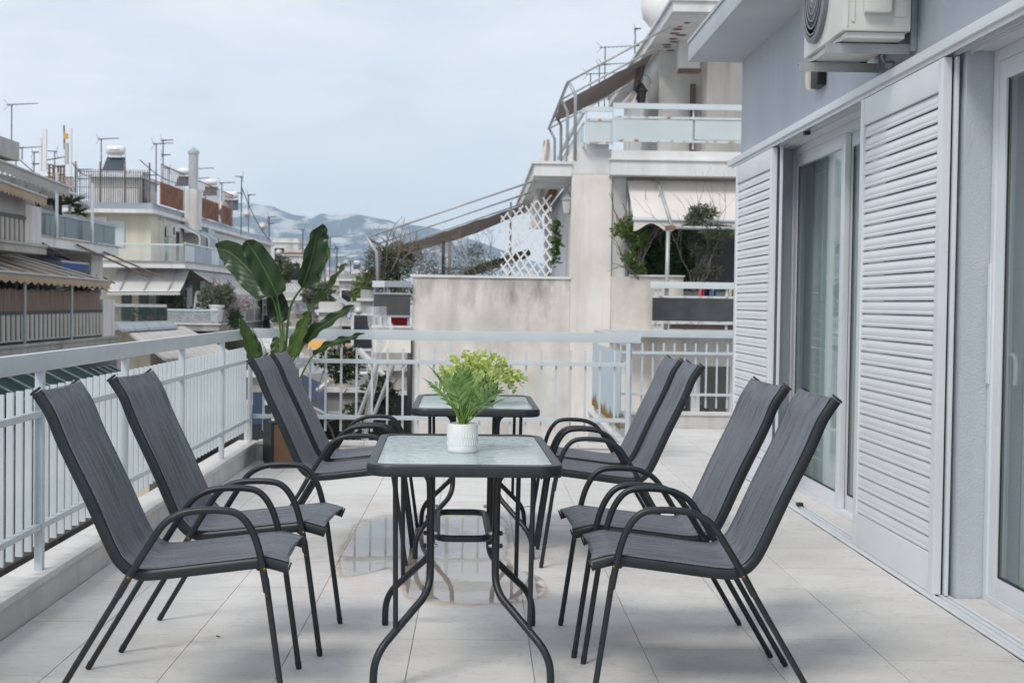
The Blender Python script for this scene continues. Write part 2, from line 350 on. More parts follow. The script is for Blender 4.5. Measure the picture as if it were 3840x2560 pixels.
am = n('ShaderNodeMath'); am.operation = 'MULTIPLY_ADD'; am.inputs[1].default_value = .34; l(x3.outputs['Fac'], am.inputs[0]); l(am0.outputs[0], am.inputs[2])
r = n('ShaderNodeValToRGB'); r.color_ramp.elements[0].position = .76; r.color_ramp.elements[1].position = 1.13 - .14
r.color_ramp.elements[0].color = (.022, .026, .033, 1); r.color_ramp.elements[1].color = (.155, .17, .20, 1); l(am.outputs[0], r.inputs['Fac']); l(r.outputs[0], b.inputs['Base Color'])
b.inputs['Roughness'].default_value = .62
bp = n('ShaderNodeBump'); bp.inputs['Strength'].default_value = .5; bp.inputs['Distance'].default_value = .001; l(x2.outputs['Fac'], bp.inputs['Height']); l(bp.outputs[0], b.inputs['Normal'])

# hammered table glass: greenish, frosted by its wavy relief
m, t, b = nodes('hammered_glass'); n = t.nodes.new; l = t.links.new
b.inputs['Base Color'].default_value = (.60, .70, .70, 1); b.inputs['Roughness'].default_value = .03; b.inputs['Transmission Weight'].default_value = .30; b.inputs['IOR'].default_value = 1.5
g = n('ShaderNodeTexCoord'); mp = n('ShaderNodeMapping'); mp.inputs['Scale'].default_value = (22, 62, 1); l(g.outputs['Object'], mp.inputs['Vector'])
x = n('ShaderNodeTexNoise'); x.inputs['Scale'].default_value = 1; x.inputs['Detail'].default_value = 2; x.inputs['Distortion'].default_value = .6; l(mp.outputs[0], x.inputs['Vector'])
bp = n('ShaderNodeBump'); bp.inputs['Strength'].default_value = .6; bp.inputs['Distance'].default_value = .012; gr_ = n('ShaderNodeValToRGB'); gr_.color_ramp.elements[0].position = .38; gr_.color_ramp.elements[1].position = .62; gr_.color_ramp.elements[0].color = (.64, .78, .79, 1); gr_.color_ramp.elements[1].color = (.73, .86, .87, 1); l(x.outputs['Fac'], gr_.inputs[0]); l(gr_.outputs[0], b.inputs['Base Color']); l(x.outputs['Fac'], bp.inputs['Height']); l(bp.outputs[0], b.inputs['Normal'])
m, t, gl, fr = glassy('window_glass', (.92, .96, .955), 1.7, .0, .06)
m, t, gl, fr = glassy('puddle_water', (.84, .80, .76), 2.2, .008, .0)
n = t.nodes.new; l = t.links.new
g = n('ShaderNodeTexCoord'); x = n('ShaderNodeTexNoise'); x.inputs['Scale'].default_value = 9; x.inputs['Detail'].default_value = 3; l(g.outputs['Object'], x.inputs['Vector'])
# the film of water thins out and breaks up toward its rim
sp_ = n('ShaderNodeSeparateXYZ'); l(g.outputs['UV'], sp_.inputs[0]); xe = n('ShaderNodeTexNoise'); xe.inputs['Scale'].default_value = 16; xe.inputs['Detail'].default_value = 6; l(g.outputs['Object'], xe.inputs['Vector'])
sb = n('ShaderNodeMath'); sb.operation = 'SUBTRACT'; l(xe.outputs['Fac'], sb.inputs[0]); l(sp_.outputs['Y'], sb.inputs[1]); mr_ = n('ShaderNodeMapRange'); mr_.inputs['From Min'].default_value = -.42; mr_.inputs['From Max'].default_value = -.05; l(sb.outputs[0], mr_.inputs['Value'])
mm_ = n('ShaderNodeMath'); mm_.operation = 'MULTIPLY'; l(fr.outputs[0], mm_.inputs[0]); l(mr_.outputs[0], mm_.inputs[1]); mxs = [q for q in t.nodes if q.type == 'MIX_SHADER'][-1]; l(mm_.outputs[0], mxs.inputs[0])
tr_ = [q for q in t.nodes if q.type == 'BSDF_TRANSPARENT'][0]; tm_ = n('ShaderNodeMix'); tm_.data_type = 'RGBA'; tm_.inputs['A'].default_value = (1, 1, 1, 1); tm_.inputs['B'].default_value = (.84, .80, .76, 1); l(mr_.outputs[0], tm_.inputs['Factor']); l(tm_.outputs['Result'], tr_.inputs[0])
bp = n('ShaderNodeBump'); bp.inputs['Strength'].default_value = .03; bp.inputs['Distance'].default_value = .01; l(x.outputs['Fac'], bp.inputs['Height']); l(bp.outputs[0], gl.inputs['Normal'])
# ================================================================== TERRACE (setting)
floor = obj('terrace_floor', MB().bx(-1.8, 2.6, 2.0, 10.95, -.32, -.004).bx(1.2, 6.0, 10.95, 14.35, -.32, -.0045).mesh('terrace_floor', 'grout'))
tag(floor, kind='structure')
def tile(x0, x1, y0, y1):
    g = .0016
    o = obj('tile', MB().bx(-(x1 - x0) / 2 + g, (x1 - x0) / 2 - g, -(y1 - y0) / 2 + g, (y1 - y0) / 2 - g, -.012, 0).mesh('tile', 'marble'), floor)
    o.location = ((x0 + x1) / 2, (y0 + y1) / 2, rnd.uniform(-.0008, .0004))
cols = [(-1.685, -1.386, 5.013, .39), (-1.386, -1.013, 5.205, .6), (-1.013, -.642, 5.103, .98), (-.642, -.22, 5.158, .73), (-.22, .202, 5.161, .9),
        (.202, .606, 5.157, .9), (.606, 1.03, 5.05, 1.04), (1.03, 1.445, 5.213, .93), (1.445, 1.925, 5.484, .575)]
for x0, x1, y, p in cols:
    yy = y
    while yy > 3.0: yy -= p
    ymax = 14.1 if x0 > 1.2 else 10.88
    while yy < ymax - .02:
        y1 = min(yy + p, ymax)
        xa = x0
        if x0 < 1.2 and x1 > 1.2: pass
        tile(xa, x1, max(yy, 2.8), y1); yy += p
for x0, x1, y in ((1.925, 2.36, 11.05), (2.36, 2.8, 11.3), (2.8, 3.24, 11.05), (3.24, 3.68, 11.4)):
    while y < 14.05: tile(x0, x1, y, min(y + .92, 14.1)); y += .92
tile(1.26, 1.445, 10.88, 12.0); tile(1.26, 1.445, 12.0, 14.1)

def curb(name, label, boxes, slabs, group=None):
    c = boxes[0]; t = thing(name, label, 'curb', ((c[0] + c[1]) / 2, (c[2] + c[3]) / 2, -.02))
    mb = MB()
    for q in boxes: mb.bx(*q)
    mb.build('curb_wall', 'curb_render', t, world=True)
    for q in slabs: MB().bx(*q).build('coping_slab', 'marble', t, world=True, bevel=.003, smooth='auto')
sl = []; y = 2.9
for ln in (.8, .95, .9, 1.0, .85, 1.05, .95, .9, .92):
    sl.append((-1.835, -1.678, y + .002, min(y + ln, 11.03) - .002, .112, .14)); y += ln
curb('terrace_curb', 'low curb with marble coping under the railing of close-set white bars', [(-1.82, -1.688, 2.9, 11.03, -.3, .111)], sl)
sl = []; x = -1.676
while x < 1.2: sl.append((x + .002, min(x + .82, 1.27) - .002, 10.868, 11.03, .122, .15)); x += .82
curb('terrace_curb', 'low curb behind the dark-pot table with rattan planter at its end', [(-1.686, 1.26, 10.88, 11.02, -.3, .121)], sl)
sl = []; x = 1.12
while x < 4.5: sl.append((x + .002, x + .88, 14.1, 14.3, .132, .16)); x += .884
curb('terrace_curb', 'low white curb at the end of the passage beyond the house corner', [(1.13, 4.6, 14.115, 14.29, -.3, .131)], sl)
curb('terrace_curb', 'low curb under the ribbed metal screen, along the passage', [(1.13, 1.255, 11.035, 14.095, -.3, .131)], [(1.12, 1.265, 11.035, 14.09, .132, .155)])

# ---- railings
stained('rust_panel', (.55, .62, .67), (.60, .66, .70), (.50, .57, .62), 2, 5, .5, .4, .1)
bar_y = MB().bx(-.0135, .0135, -.007, .007, 0, .641).mesh('bar', 'rail_paint', bevel=.0015, smooth='auto')
bar_x = MB().bx(-.008, .008, -.0125, .0125, 0, .646).mesh('bar', 'rail_paint', bevel=.0015, smooth='auto')
t = thing('picket_railing', 'white metal railing of close-set bars, the run with many narrow pickets behind the chairs', 'railing', (-1.735, 7, .14))
MB().bx(-1.755, -1.72, 2.95, 10.975, .933, 1.006).build('top_rail', 'rail_paint', t, world=True, bevel=.002, smooth='auto')
pY = [3.0, 4.33, 5.69, 7.05, 8.40, 9.72, 10.92]
for y in pY: MB().bx(-1.751, -1.719, y - .017, y + .017, .14, .932).build('post', 'rail_paint', t, world=True, bevel=.0015, smooth='auto')
for a, b_ in zip(pY[:-1], pY[1:]):
    for z0, z1 in ((.75, .776), (.303, .327)):
        MB().bx(-1.748, -1.722, a + .0175, b_ - .0175, z0, z1).build('rail', 'rail_paint', t, world=True, bevel=.0015, smooth='auto')
y = 5.415 - .1105 * 21
while y < 10.86:
    o = obj('bar', bar_y, t); o.location = (-1.7625 + 1.735, y - 7, .222 - .14); y += .1105
t = thing('railing', 'white metal railing with open bars behind the dark-pot table and the big-leaved plant', 'railing', (-.25, 10.96, .15))
MB().bx(-1.719, 1.262, 10.943, 10.978, .933, 1.007).build('top_rail', 'rail_paint', t, world=True, bevel=.002, smooth='auto')
for x in (-.218, 1.166): MB().bx(x - .0155, x + .0155, 10.945, 10.975, .15, .932).build('post', 'rail_paint', t, world=True, bevel=.0015, smooth='auto')
for z0, z1 in ((.748, .78), (.316, .348)):
    for a, b_ in ((-1.719, -.2345), (-.2015, 1.1495)):
        MB().bx(a, b_, 10.947, 10.973, z0, z1).build('rail', 'rail_paint', t, world=True, bevel=.0015, smooth='auto')
for k in range(24):
    x = -1.641 + .1189 * k if k < 18 else .499 + .1134 * (k - 18)
    if abs(x + .218) < .04 or x > 1.12: continue
    o = obj('bar', bar_x, t); o.location = (x + .25, 10.986 - 10.96, .222 - .15)
t = thing('railing', 'white metal railing across the end of the passage, in front of the dark garage openings', 'railing', (2.6, 14.2, .16))
MB().bx(1.17, 4.5, 14.183, 14.217, .905, .98).build('top_rail', 'rail_paint', t, world=True, bevel=.002, smooth='auto')
for z0, z1 in ((.734, .763), (.321, .348)):
    MB().bx(1.2065, 4.5, 14.188, 14.212, z0, z1).build('rail', 'rail_paint', t, world=True, bevel=.0015, smooth='auto')
for x in (1.19, 2.62, 4.1): MB().bx(x - .016, x + .016, 14.172 + .012, 14.216, .16, .904).build('post', 'rail_paint', t, world=True)
x = 1.332
while x < 4.4:
    o = obj('bar', bar_x, t); o.location = (x - 2.6, .026, .20 - .16); x += .1077
t = thing('railing', 'short white railing along the passage, clad with a ribbed metal screen rusted at its foot', 'railing', (1.19, 12.6, .155))
MB().bx(1.172, 1.208, 11.0, 14.182, .9, .972).build('top_rail', 'rail_paint', t, world=True, bevel=.002, smooth='auto')
for z0, z1 in ((.74, .766), (.321, .346)): MB().bx(1.177, 1.203, 11.05, 14.18, z0, z1).build('rail', 'rail_paint', t, world=True)
for y in (11.06, 12.6): MB().bx(1.175, 1.205, y - .016, y + .016, .155, .899).build('post', 'rail_paint', t, world=True)
P = []
ys = [11.35 + (14.15 - 11.35) * i / 112 for i in range(113)]
for y_, i in zip(ys, range(113)):
    x_ = 1.15 + (.008 if i % 4 in (1, 2) else 0); P.append([Vector((x_, y_, .225 + .012 * math.sin(i * 1.7) * (i % 5 == 0))), Vector((x_, y_, .28)), Vector((x_, y_, .845))])
# rusty foot of the screen
m, tt, b = nodes('ribbed_screen'); n = tt.nodes.new; l = tt.links.new
g = n('ShaderNodeTexCoord'); sp = n('ShaderNodeSeparateXYZ'); l(g.outputs['Object'], sp.inputs[0])
x1 = n('ShaderNodeTexNoise'); x1.inputs['Scale'].default_value = 9; x1.inputs['Detail'].default_value = 6
mpp = n('ShaderNodeMapping'); mpp.inputs['Scale'].default_value = (1, 1, .25); l(g.outputs['Object'], mpp.inputs[0]); l(mpp.outputs[0], x1.inputs['Vector'])
ma = n('ShaderNodeMath'); ma.operation = 'MULTIPLY_ADD'; ma.inputs[1].default_value = -.28; l(x1.outputs['Fac'], ma.inputs[0]); l(sp.outputs['Z'], ma.inputs[2])
rp_ = n('ShaderNodeValToRGB'); rp_.color_ramp.elements[0].position = .0; rp_.color_ramp.elements[1].position = .035
rp_.color_ramp.elements[0].color = (.26, .15, .05, 1); rp_.color_ramp.elements[1].color = (.50, .58, .64, 1)
l(ma.outputs[0], rp_.inputs['Fac']); l(rp_.outputs[0], b.inputs['Base Color']); b.inputs['Roughness'].default_value = .45
MB().grid(P).build('ribbed_screen', 'ribbed_screen', t, world=True)

# ================================================================== OWN HOUSE (right)
H = thing('house', 'blue grey rendered house wall with white lintel and wide window openings', 'house', (2.6, 7, 0))
WF, WB = 2.02, 2.45
def hb(name, m, *q, bev=0, par=None): return MB().bx(*q).build(name, m, par or H, world=True, bevel=bev, smooth='auto' if bev else False)
mb = MB()
mb.bx(WF, WB, 9.68, 11.0, 0, 2.332).bx(WF, WB, 5.89, 7.05, 0, 2.332).bx(WF, WB, 2.4, 3.1, 0, 2.332).bx(WF, WB, 2.4, 11.0, 2.333, 3.115)
mb.build('wall', 'house_wall', H, world=True)
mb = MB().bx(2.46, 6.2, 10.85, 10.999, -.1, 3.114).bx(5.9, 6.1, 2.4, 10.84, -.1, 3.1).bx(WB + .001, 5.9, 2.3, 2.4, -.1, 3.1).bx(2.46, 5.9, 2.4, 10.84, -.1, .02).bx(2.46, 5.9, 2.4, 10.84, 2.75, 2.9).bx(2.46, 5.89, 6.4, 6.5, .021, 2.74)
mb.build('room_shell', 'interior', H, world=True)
hb('end_wall', 'house_wall', 2.46, 6.2, 11.0, 11.02, -.1, 3.114)
# eave slab with its fascia
ev = hb('eave', 'eave_paint', 1.607, 6.3, 2.2, 11.06, 3.116, 3.255, bev=.004)
hb('drip_edge', 'eave_paint', 1.598, 6.3, 2.2, 11.068, 3.256, 3.28, par=ev)
# lintel: sloping cover strip and boxed underside with runner rails
MB().add([(1.925, 2.4, 2.309), (1.925, 2.4, 2.352), (2.02, 2.4, 2.405), (2.02, 2.4, 2.309), (1.925, 11.05, 2.309), (1.925, 11.05, 2.352), (2.02, 11.05, 2.405), (2.02, 11.05, 2.309)],
         [(0, 1, 2, 3), (7, 6, 5, 4), (0, 4, 5, 1), (1, 5, 6, 2), (3, 7, 4, 0), (2, 6, 7, 3)]).build('lintel', 'aluminium_white', H, world=True, bevel=.003, smooth='auto')
for x in (1.943, 1.985, 2.03): hb('runner_rail', 'aluminium_white', x, x + .008, 2.6, 10.95, 2.289, 2.3085)
hb('head_board', 'aluminium_white', 2.021, 2.13, 7.055, 9.675, 2.30, 2.3325); hb('head_board', 'aluminium_white', 2.021, 2.13, 3.105, 5.885, 2.30, 2.3325)
for x in (1.935, 1.968, 1.996): hb('floor_track', 'aluminium_white', x, x + .014, 2.6, 10.75, .001, .020)
hb('floor_track', 'aluminium_white', 1.9305, 2.012, 2.6, 10.75, .0005, .007)
hb('sill', 'marble', 2.0125, 2.24, 7.06, 9.67, .0, .018); hb('sill', 'marble', 2.0125, 2.24, 3.11, 5.88, .0, .018)
hb('shutter_stop', 'aluminium_white', 1.985, 2.0, 5.925, 5.958, .021, 2.285, bev=.002)
hb('shutter_stop', 'aluminium_white', 1.985, 2.0, 9.36, 9.39, .021, 2.285, bev=.002)
hb('rubber_stop', 'dark_rubber', 1.955, 1.99, 8.55, 8.60, .0205, .04); hb('rubber_stop', 'dark_rubber', 1.955, 1.99, 8.55, 8.60, 2.268, 2.2885)

def window(y0, y1, split, label):
    """sliding glass door in the opening y0..y1; each leaf a frame and a pane"""
    t = thing('sliding_window', label, 'window', (2.16, (y0 + y1) / 2, .018))
    X0, X1, z0, z1 = 2.13, 2.215, .0185, 2.30
    def fb(name, *q, par=t): return MB().bx(*q).build(name, 'aluminium_white', par, world=True, bevel=.003, smooth='auto')
    fb('frame_jamb', X0, X1, y1 - .045, y1, z0, z1); fb('frame_jamb', X0, X1, y0, y0 + .045, z0, z1)
    fb('frame_head', X0, X1, y0 + .0455, y1 - .0455, z1 - .05, z1); fb('frame_sill', X0, X1, y0 + .0455, y1 - .0455, z0, z0 + .028)
    for a, b_, xo in ((split, y1 - .046, 2.138), (y0 + .046, split + .07, 2.176)):
        lf = MB().bx(xo, xo + .034, b_ - .075, b_, z0 + .029, z1 - .051).build('leaf', 'aluminium_white', t, world=True, bevel=.003, smooth='auto')
        for q in ((xo, xo + .034, a, a + .085, z0 + .029, z1 - .051), (xo, xo + .034, a + .0855, b_ - .0755, z0 + .029, z0 + .11), (xo, xo + .034, a + .0855, b_ - .0755, z1 - .13, z1 - .051)):
            MB().bx(*q).build('leaf_rail', 'aluminium_white', lf, world=True, bevel=.003, smooth='auto')
        MB().bx(xo + .013, xo + .019, a + .086, b_ - .076, z0 + .111, z1 - .131).build('pane', 'window_glass', lf, world=True)
        MB().bx(xo + .01, xo + .024, a + .0858, a + .092, z0 + .112, z1 - .132).bx(xo + .01, xo + .024, b_ - .0815, b_ - .0758, z0 + .112, z1 - .132).bx(xo + .01, xo + .024, a + .093, b_ - .083, z0 + .1105, z0 + .118).build('gasket', 'dark_rubber', lf, world=True)
    return t
w1 = window(7.055, 9.675, 8.30, 'white sliding glass door with drawn sheer curtains between the two louvred shutters')
w2 = window(3.105, 5.885, 4.55, 'white sliding glass door with a handle beside the grey jamb')
# handle of the near door
hd = MB().tube(smooth_path([(2.173, 5.80, 1.04), (2.2, 5.80, 1.045), (2.212, 5.795, 1.03), (2.214, 5.79, 1.0), (2.214, 5.79, .95), (2.212, 5.79, .92)], 4), .010, 8)
hd.bx(2.1725, 2.180, 5.785, 5.815, .98, 1.09); hd.build('handle', 'white_paint', w2, world=True, smooth='auto')
MB().bx(2.120, 2.1295, 5.85, 5.875, .92, 1.42).build('lock_strip', 'white_paint', w2, world=True, bevel=.002, smooth='auto')
def curtain(y0, y1, x, label):
    P = []; nseg = int((y1 - y0) / .018)
    for i in range(nseg + 1):
        y = y0 + (y1 - y0) * i / nseg
        a = .022 * math.sin(y * 62 + 1.5 * math.sin(y * 9)) + .012 * math.sin(y * 27)
        P.append([Vector((x + a * .8, y, .05)), Vector((x + a, y, 1.2)), Vector((x + a * .6, y, 2.26))])
    o = solo(MB().grid(P), 'curtain', 'sheer_curtain', label, 'curtain', smooth=True); return o
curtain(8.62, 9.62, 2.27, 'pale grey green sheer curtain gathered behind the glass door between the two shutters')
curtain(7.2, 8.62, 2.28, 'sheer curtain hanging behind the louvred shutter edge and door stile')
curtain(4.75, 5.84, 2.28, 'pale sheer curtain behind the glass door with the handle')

# ---- louvred sliding shutters
def shutter(y0, y1, label):
    t = thing('sliding_shutter', label, 'shutter', (1.955, (y0 + y1) / 2, .0205), group='louvred shutters')
    z0, z1, X0, X1, sw = .0212, 2.284, 1.938, 1.975, .062
    yc = (y0 + y1) / 2
    for a, b_ in ((y0, y0 + sw), (y1 - sw, y1)): MB().bx(X0, X1, a, b_, z0, z1).build('stile', 'aluminium_white', t, world=True, bevel=.004, smooth='auto')
    MB().bx(X0 + .001, X1 - .001, y0 + sw + .0004, y1 - sw - .0004, z1 - .135, z1 - .001).build('top_rail', 'aluminium_white', t, world=True, bevel=.003, smooth='auto')
    MB().bx(X0 + .001, X1 - .001, y0 + sw + .0004, y1 - sw - .0004, z0 + .001, z0 + .165).build('bottom_rail', 'aluminium_white', t, world=True, bevel=.003, smooth='auto')
    ln = (y1 - y0) / 2 - sw - .001
    prof = [(.007, .0612), (.0005, .0585), (-.0035, .050), (-.006, .036), (-.0072, .0185), (-.0066, .0172), (-.0078, .016), (-.0084, .006), (-.0068, .0012), (-.001, .0008), (.003, .02), (.006, .045)]
    mb = MB(); k = len(prof)
    mb.add([(a, -ln, h) for a, h in prof] + [(a, ln, h) for a, h in prof], [tuple(range(k)), tuple(range(2 * k - 1, k - 1, -1))] + [(i, i + k, (i + 1) % k + k, (i + 1) % k) for i in range(k)])
    me = mb.mesh('slat', 'aluminium_white', smooth='auto')
    ns = 31; p = (z1 - .137 - (z0 + .167)) / ns
    for i in range(ns):
        o = obj('slat', me, t); o.location = (X0 + .016 - 1.955, 0, z0 + .169 + p * i - .0205)
    return t
shutter(5.945, 7.235, 'white louvred sliding shutter beside the blue grey jamb, below the air conditioner')
shutter(9.425, 10.745, 'white louvred sliding shutter at the house corner by the passage')

# ---- air conditioner on its brackets
A = thing('air_conditioner', 'cream outdoor air conditioner unit on wall brackets above the shutter', 'air conditioner', (1.83, 6.9, 2.44))
Xf, Xb, Yn, Yf, z0, z1 = 1.65, 1.965, 6.50, 7.28, 2.495, 3.06
MB().bx(Xf, Xb, Yn, Yf, z0, z1).build('casing', 'ac_casing', A, world=True, bevel=.012, smooth='auto')
MB().bx(Xf + .02, Xb - .02, Yn + .02, Yf - .02, z0 - .03, z0 - .001).build('base_tray', 'ac_casing', A, world=True, bevel=.01, smooth='auto')
fy, fz, fr_ = 7.0, 2.775, .235
MB().lathe([(fr_ + .012, -.001), (fr_ + .012, -.022), (fr_ - .012, -.028), (fr_ - .014, -.001)], 48, (Xf, fy, fz), 'x').build('fan_ring', 'ac_grille', A, world=True, smooth='auto')
MB().lathe([(fr_ - .015, -.0015), (fr_ - .015, -.004)], 40, (Xf, fy, fz), 'x').build('fan_well', 'ac_dark', A, world=True)
gr = MB()
for q in (.07, .105, .14, .175, .205): gr.lathe([(q + .003, -.020), (q + .003, -.025), (q - .003, -.025), (q - .003, -.020), (q + .003, -.020)], 40, (Xf, fy, fz), 'x')
for k in range(56):
    a = 2 * math.pi * k / 56
    p0 = Vector((Xf - .022, fy + .045 * math.cos(a), fz + .045 * math.sin(a))); p1 = Vector((Xf - .017, fy + .222 * math.cos(a + .35), fz + .222 * math.sin(a + .35)))
    gr.tube([p0, p1], .0028, 4)
gr.build('fan_grille', 'ac_grille', A, world=True)
MB().lathe([(.05, -.012), (.05, -.026), (.03, -.031), (0, -.032)], 24, (Xf, fy, fz), 'x').build('fan_hub', 'ac_hub', A, world=True, smooth='auto')
MB().bx(1.74, 1.865, 6.452, 6.4985, 2.57, 2.98).build('service_cover', 'ac_casing', A, world=True, bevel=.02, smooth='auto')
MB().bx(1.885, 1.945, 6.4955, 6.4985, 2.56, 2.80).build('side_panel', 'ac_casing', A, world=True, bevel=.001)
MB().bx(1.668, 1.674, 6.494, 6.4985, z0 + .02, z1 - .02).bx(1.69, 1.703, 6.493, 6.4985, z0 + .04, z1 - .03).build('panel_rib', 'ac_casing', A, world=True)
MB().tube([(1.88, 6.45, 2.74), (1.93, 6.44, 2.82), (2.01, 6.44, 2.96)], .026, 10).build('pipe_cover', 'white_paint', A, world=True, smooth='auto')
for y in (6.62, 7.15):
    br = MB().bx(1.60, 2.0, y - .003, y + .003, 2.412, 2.452).bx(1.60, 2.0, y - .003, y + .05, 2.4525, 2.458).build('bracket_arm', 'galvanised', A, world=True)
    MB().bx(1.99, 2.018, y - .04, y + .05, 2.42, 2.94).build('wall_plate', 'galvanised', br, world=True)
    for x in (1.67, 1.93): MB().lathe([(.022, 2.4585), (.018, 2.4645)], 10, (x, y + .02, 0)).build('foot_pad', 'dark_rubber', br, world=True)
solo(MB().tube(smooth_path([(1.90, 6.74, 2.43), (1.92, 6.76, 2.40), (1.985, 6.83, 2.41), (2.0, 6.95, 2.395), (2.006, 7.05, 2.41), (2.008, 7.12, 2.412)], 5), .007, 7), 'cable', 'cable_grey', 'thin grey drain hose hanging under the air conditioner onto the lintel', 'cable', smooth=True)
T = thing('wall_lamp', 'small wall lamp with cream shade and black back under the air conditioner', 'lamp', (1.99, 8.48, 2.53))
MB().lathe([(.026, 2.528), (.036, 2.542), (.038, 2.62), (.034, 2.64)], 20, (1.982, 8.52, 0)).build('shade', 'lamp_glass', T, world=True, smooth='auto')
MB().bx(1.965, 2.019, 8.30, 8.475, 2.526, 2.645).build('back_box', 'black', T, world=True, bevel=.012, smooth='auto')
# ================================================================== FURNITURE
def rot(p, a): return (p[0] * math.cos(a) - p[1] * math.sin(a), p[0] * math.sin(a) + p[1] * math.cos(a), p[2])
rail_pts = [(-.392, .945), (-.376, .921), (-.350, .878), (-.313, .789), (-.239, .635), (-.172, .486), (-.141, .437), (-.105, .412), (-.055, .406), (.11, .425), (.262, .443), (.292, .443), (.349, .428)]
RAIL = smooth_path([(u, 0, z) for u, z in rail_pts], 5)
arm_pts = [(-.148, .345), (-.114, .406), (-.058, .498), (-.018, .557), (.02, .585), (.07, .600), (.155, .603), (.206, .590), (.243, .545), (.268, .475), (.290, .36)]
def make_chair():
    t = thing('garden_chair', 'x', 'chair', (0, 0, 0), 0, 'grey sling garden chairs')
    up = (0, 1, 0)
    for s in (-1, 1):
        MB().tube([(p.x, s * .229, p.z) for p in RAIL], .0175, 10, rz=.0095, up=up).build('side_rail', 'chair_metal', t, smooth='auto')
        MB().tube([(RAIL[0].x - .002 , s * .229, RAIL[0].z + .002), (RAIL[0].x - .006, s * .229, RAIL[0].z + .007)], .019, 10, rz=.0105, up=up).build('end_cap', 'dark_rubber', t)
        MB().tube([(RAIL[-1].x + .001, s * .229, RAIL[-1].z), (RAIL[-1].x + .006, s * .229, RAIL[-1].z - .002)], .019, 10, rz=.0105, up=up).build('end_cap', 'dark_rubber', t)
        MB().tube(smooth_path([(u, s * .2515, z) for u, z in arm_pts], 5), .0112, 10).build('armrest', 'chair_metal', t, smooth='auto')
        for a, b_ in (((-.345, .012), (-.118, .398)), ((.3415, .012), (.286, .40))):
            pa, pb = Vector((a[0], s * .2495, a[1])), Vector((b_[0], s * .2495, b_[1])); d = (pb - pa).normalized()
            lg = MB().tube([pa, pb], .0096, 10).build('leg', 'chair_metal', t, smooth='auto')
            MB().tube([pa - d * .0125, pa + d * .012], [.0092, .0112], 10).build('foot_cap', 'dark_rubber', lg, smooth='auto')
        for u, z in ((-.150, .343), (-.115, .401), (.292, .348), (.284, .428)):
            MB().lathe([(.006, s * .2600), (.006, s * .2640), (.003, s * .266), (0, s * .2663)], 10, (u, 0, z), 'y').build('bolt', 'brass' if z > .4 else 'black', t, smooth='auto')
    for u, z in ((.262, .425), (-.085, .398)):
        MB().tube([(u, -.219, z), (u, .219, z)], .009, 8).build('crossbar', 'chair_metal', t, smooth='auto')
    P = []; n = len(RAIL)
    for i, p in enumerate(RAIL):
        a = RAIL[max(i - 1, 0)]; c = RAIL[min(i + 1, n - 1)]; tg = (c - a).normalized(); nrm = Vector((tg.z, 0, -tg.x))
        if nrm.x + nrm.z < 0: nrm = -nrm
        row = []
        for j in range(13):
            q = j / 12 * 2 - 1; sag = .010 * (1 - q * q) * min(1, max(0.25, 1 - abs(i / n - .55) * .6))
            off = .0188 - sag
            pp = Vector((p.x, 0, p.z)) + nrm * off
            e = (1 - q * q) * .012 * (1 if i == 0 else (-1 if i == n - 1 else 0)); pp += tg * e
            row.append(Vector((pp.x, q * .2335, pp.z)))
        P.append(row)
    sl_ = MB().grid(P).build('sling', 'sling', t, smooth=True)
    md = sl_.modifiers.new('thick', 'SOLIDIFY'); md.thickness = .002; md.offset = 0
    return t
chair = make_chair()
spots = [((-.915, 4.47, 0), 2.0, 'grey sling garden chair by the picket railing, with a small screw lying under it', 0),
         ((-.862, 5.17, 0), -2.5, 'grey sling garden chair at the white-potted fern table, railing side, next to the puddle', 0),
         ((-.66, 6.86, 0), -.5, 'grey sling garden chair at the dark-pot table, railing side, beyond the puddle', 0),
         ((-.655, 7.48, 0), .5, 'grey sling garden chair in front of the rattan planter', 0),
         ((.715, 4.57, 0), 180 - 1.0, 'grey sling garden chair at the fern table, shutter side, one seat away from the puddle', 0),
         ((.684, 5.17, 0), 180 + 2.0, 'grey sling garden chair facing the puddle, shutter side of the fern table', 0),
         ((.655, 6.83, 0), 180 - .5, 'grey sling garden chair at the dark-pot table, shutter side, nearer the fern table', 0),
         ((.645, 7.43, 0), 180 + .5, 'grey sling garden chair at the dark-pot table, shutter side, nearer the open-bar railing', 0)]
chair.location = spots[0][0]; chair.rotation_euler.z = math.radians(spots[0][1]); chair['label'] = spots[0][2]
for p_, a_, lb, _ in spots[1:]: dup(chair, p_, math.radians(a_), lb, 'grey sling garden chairs')

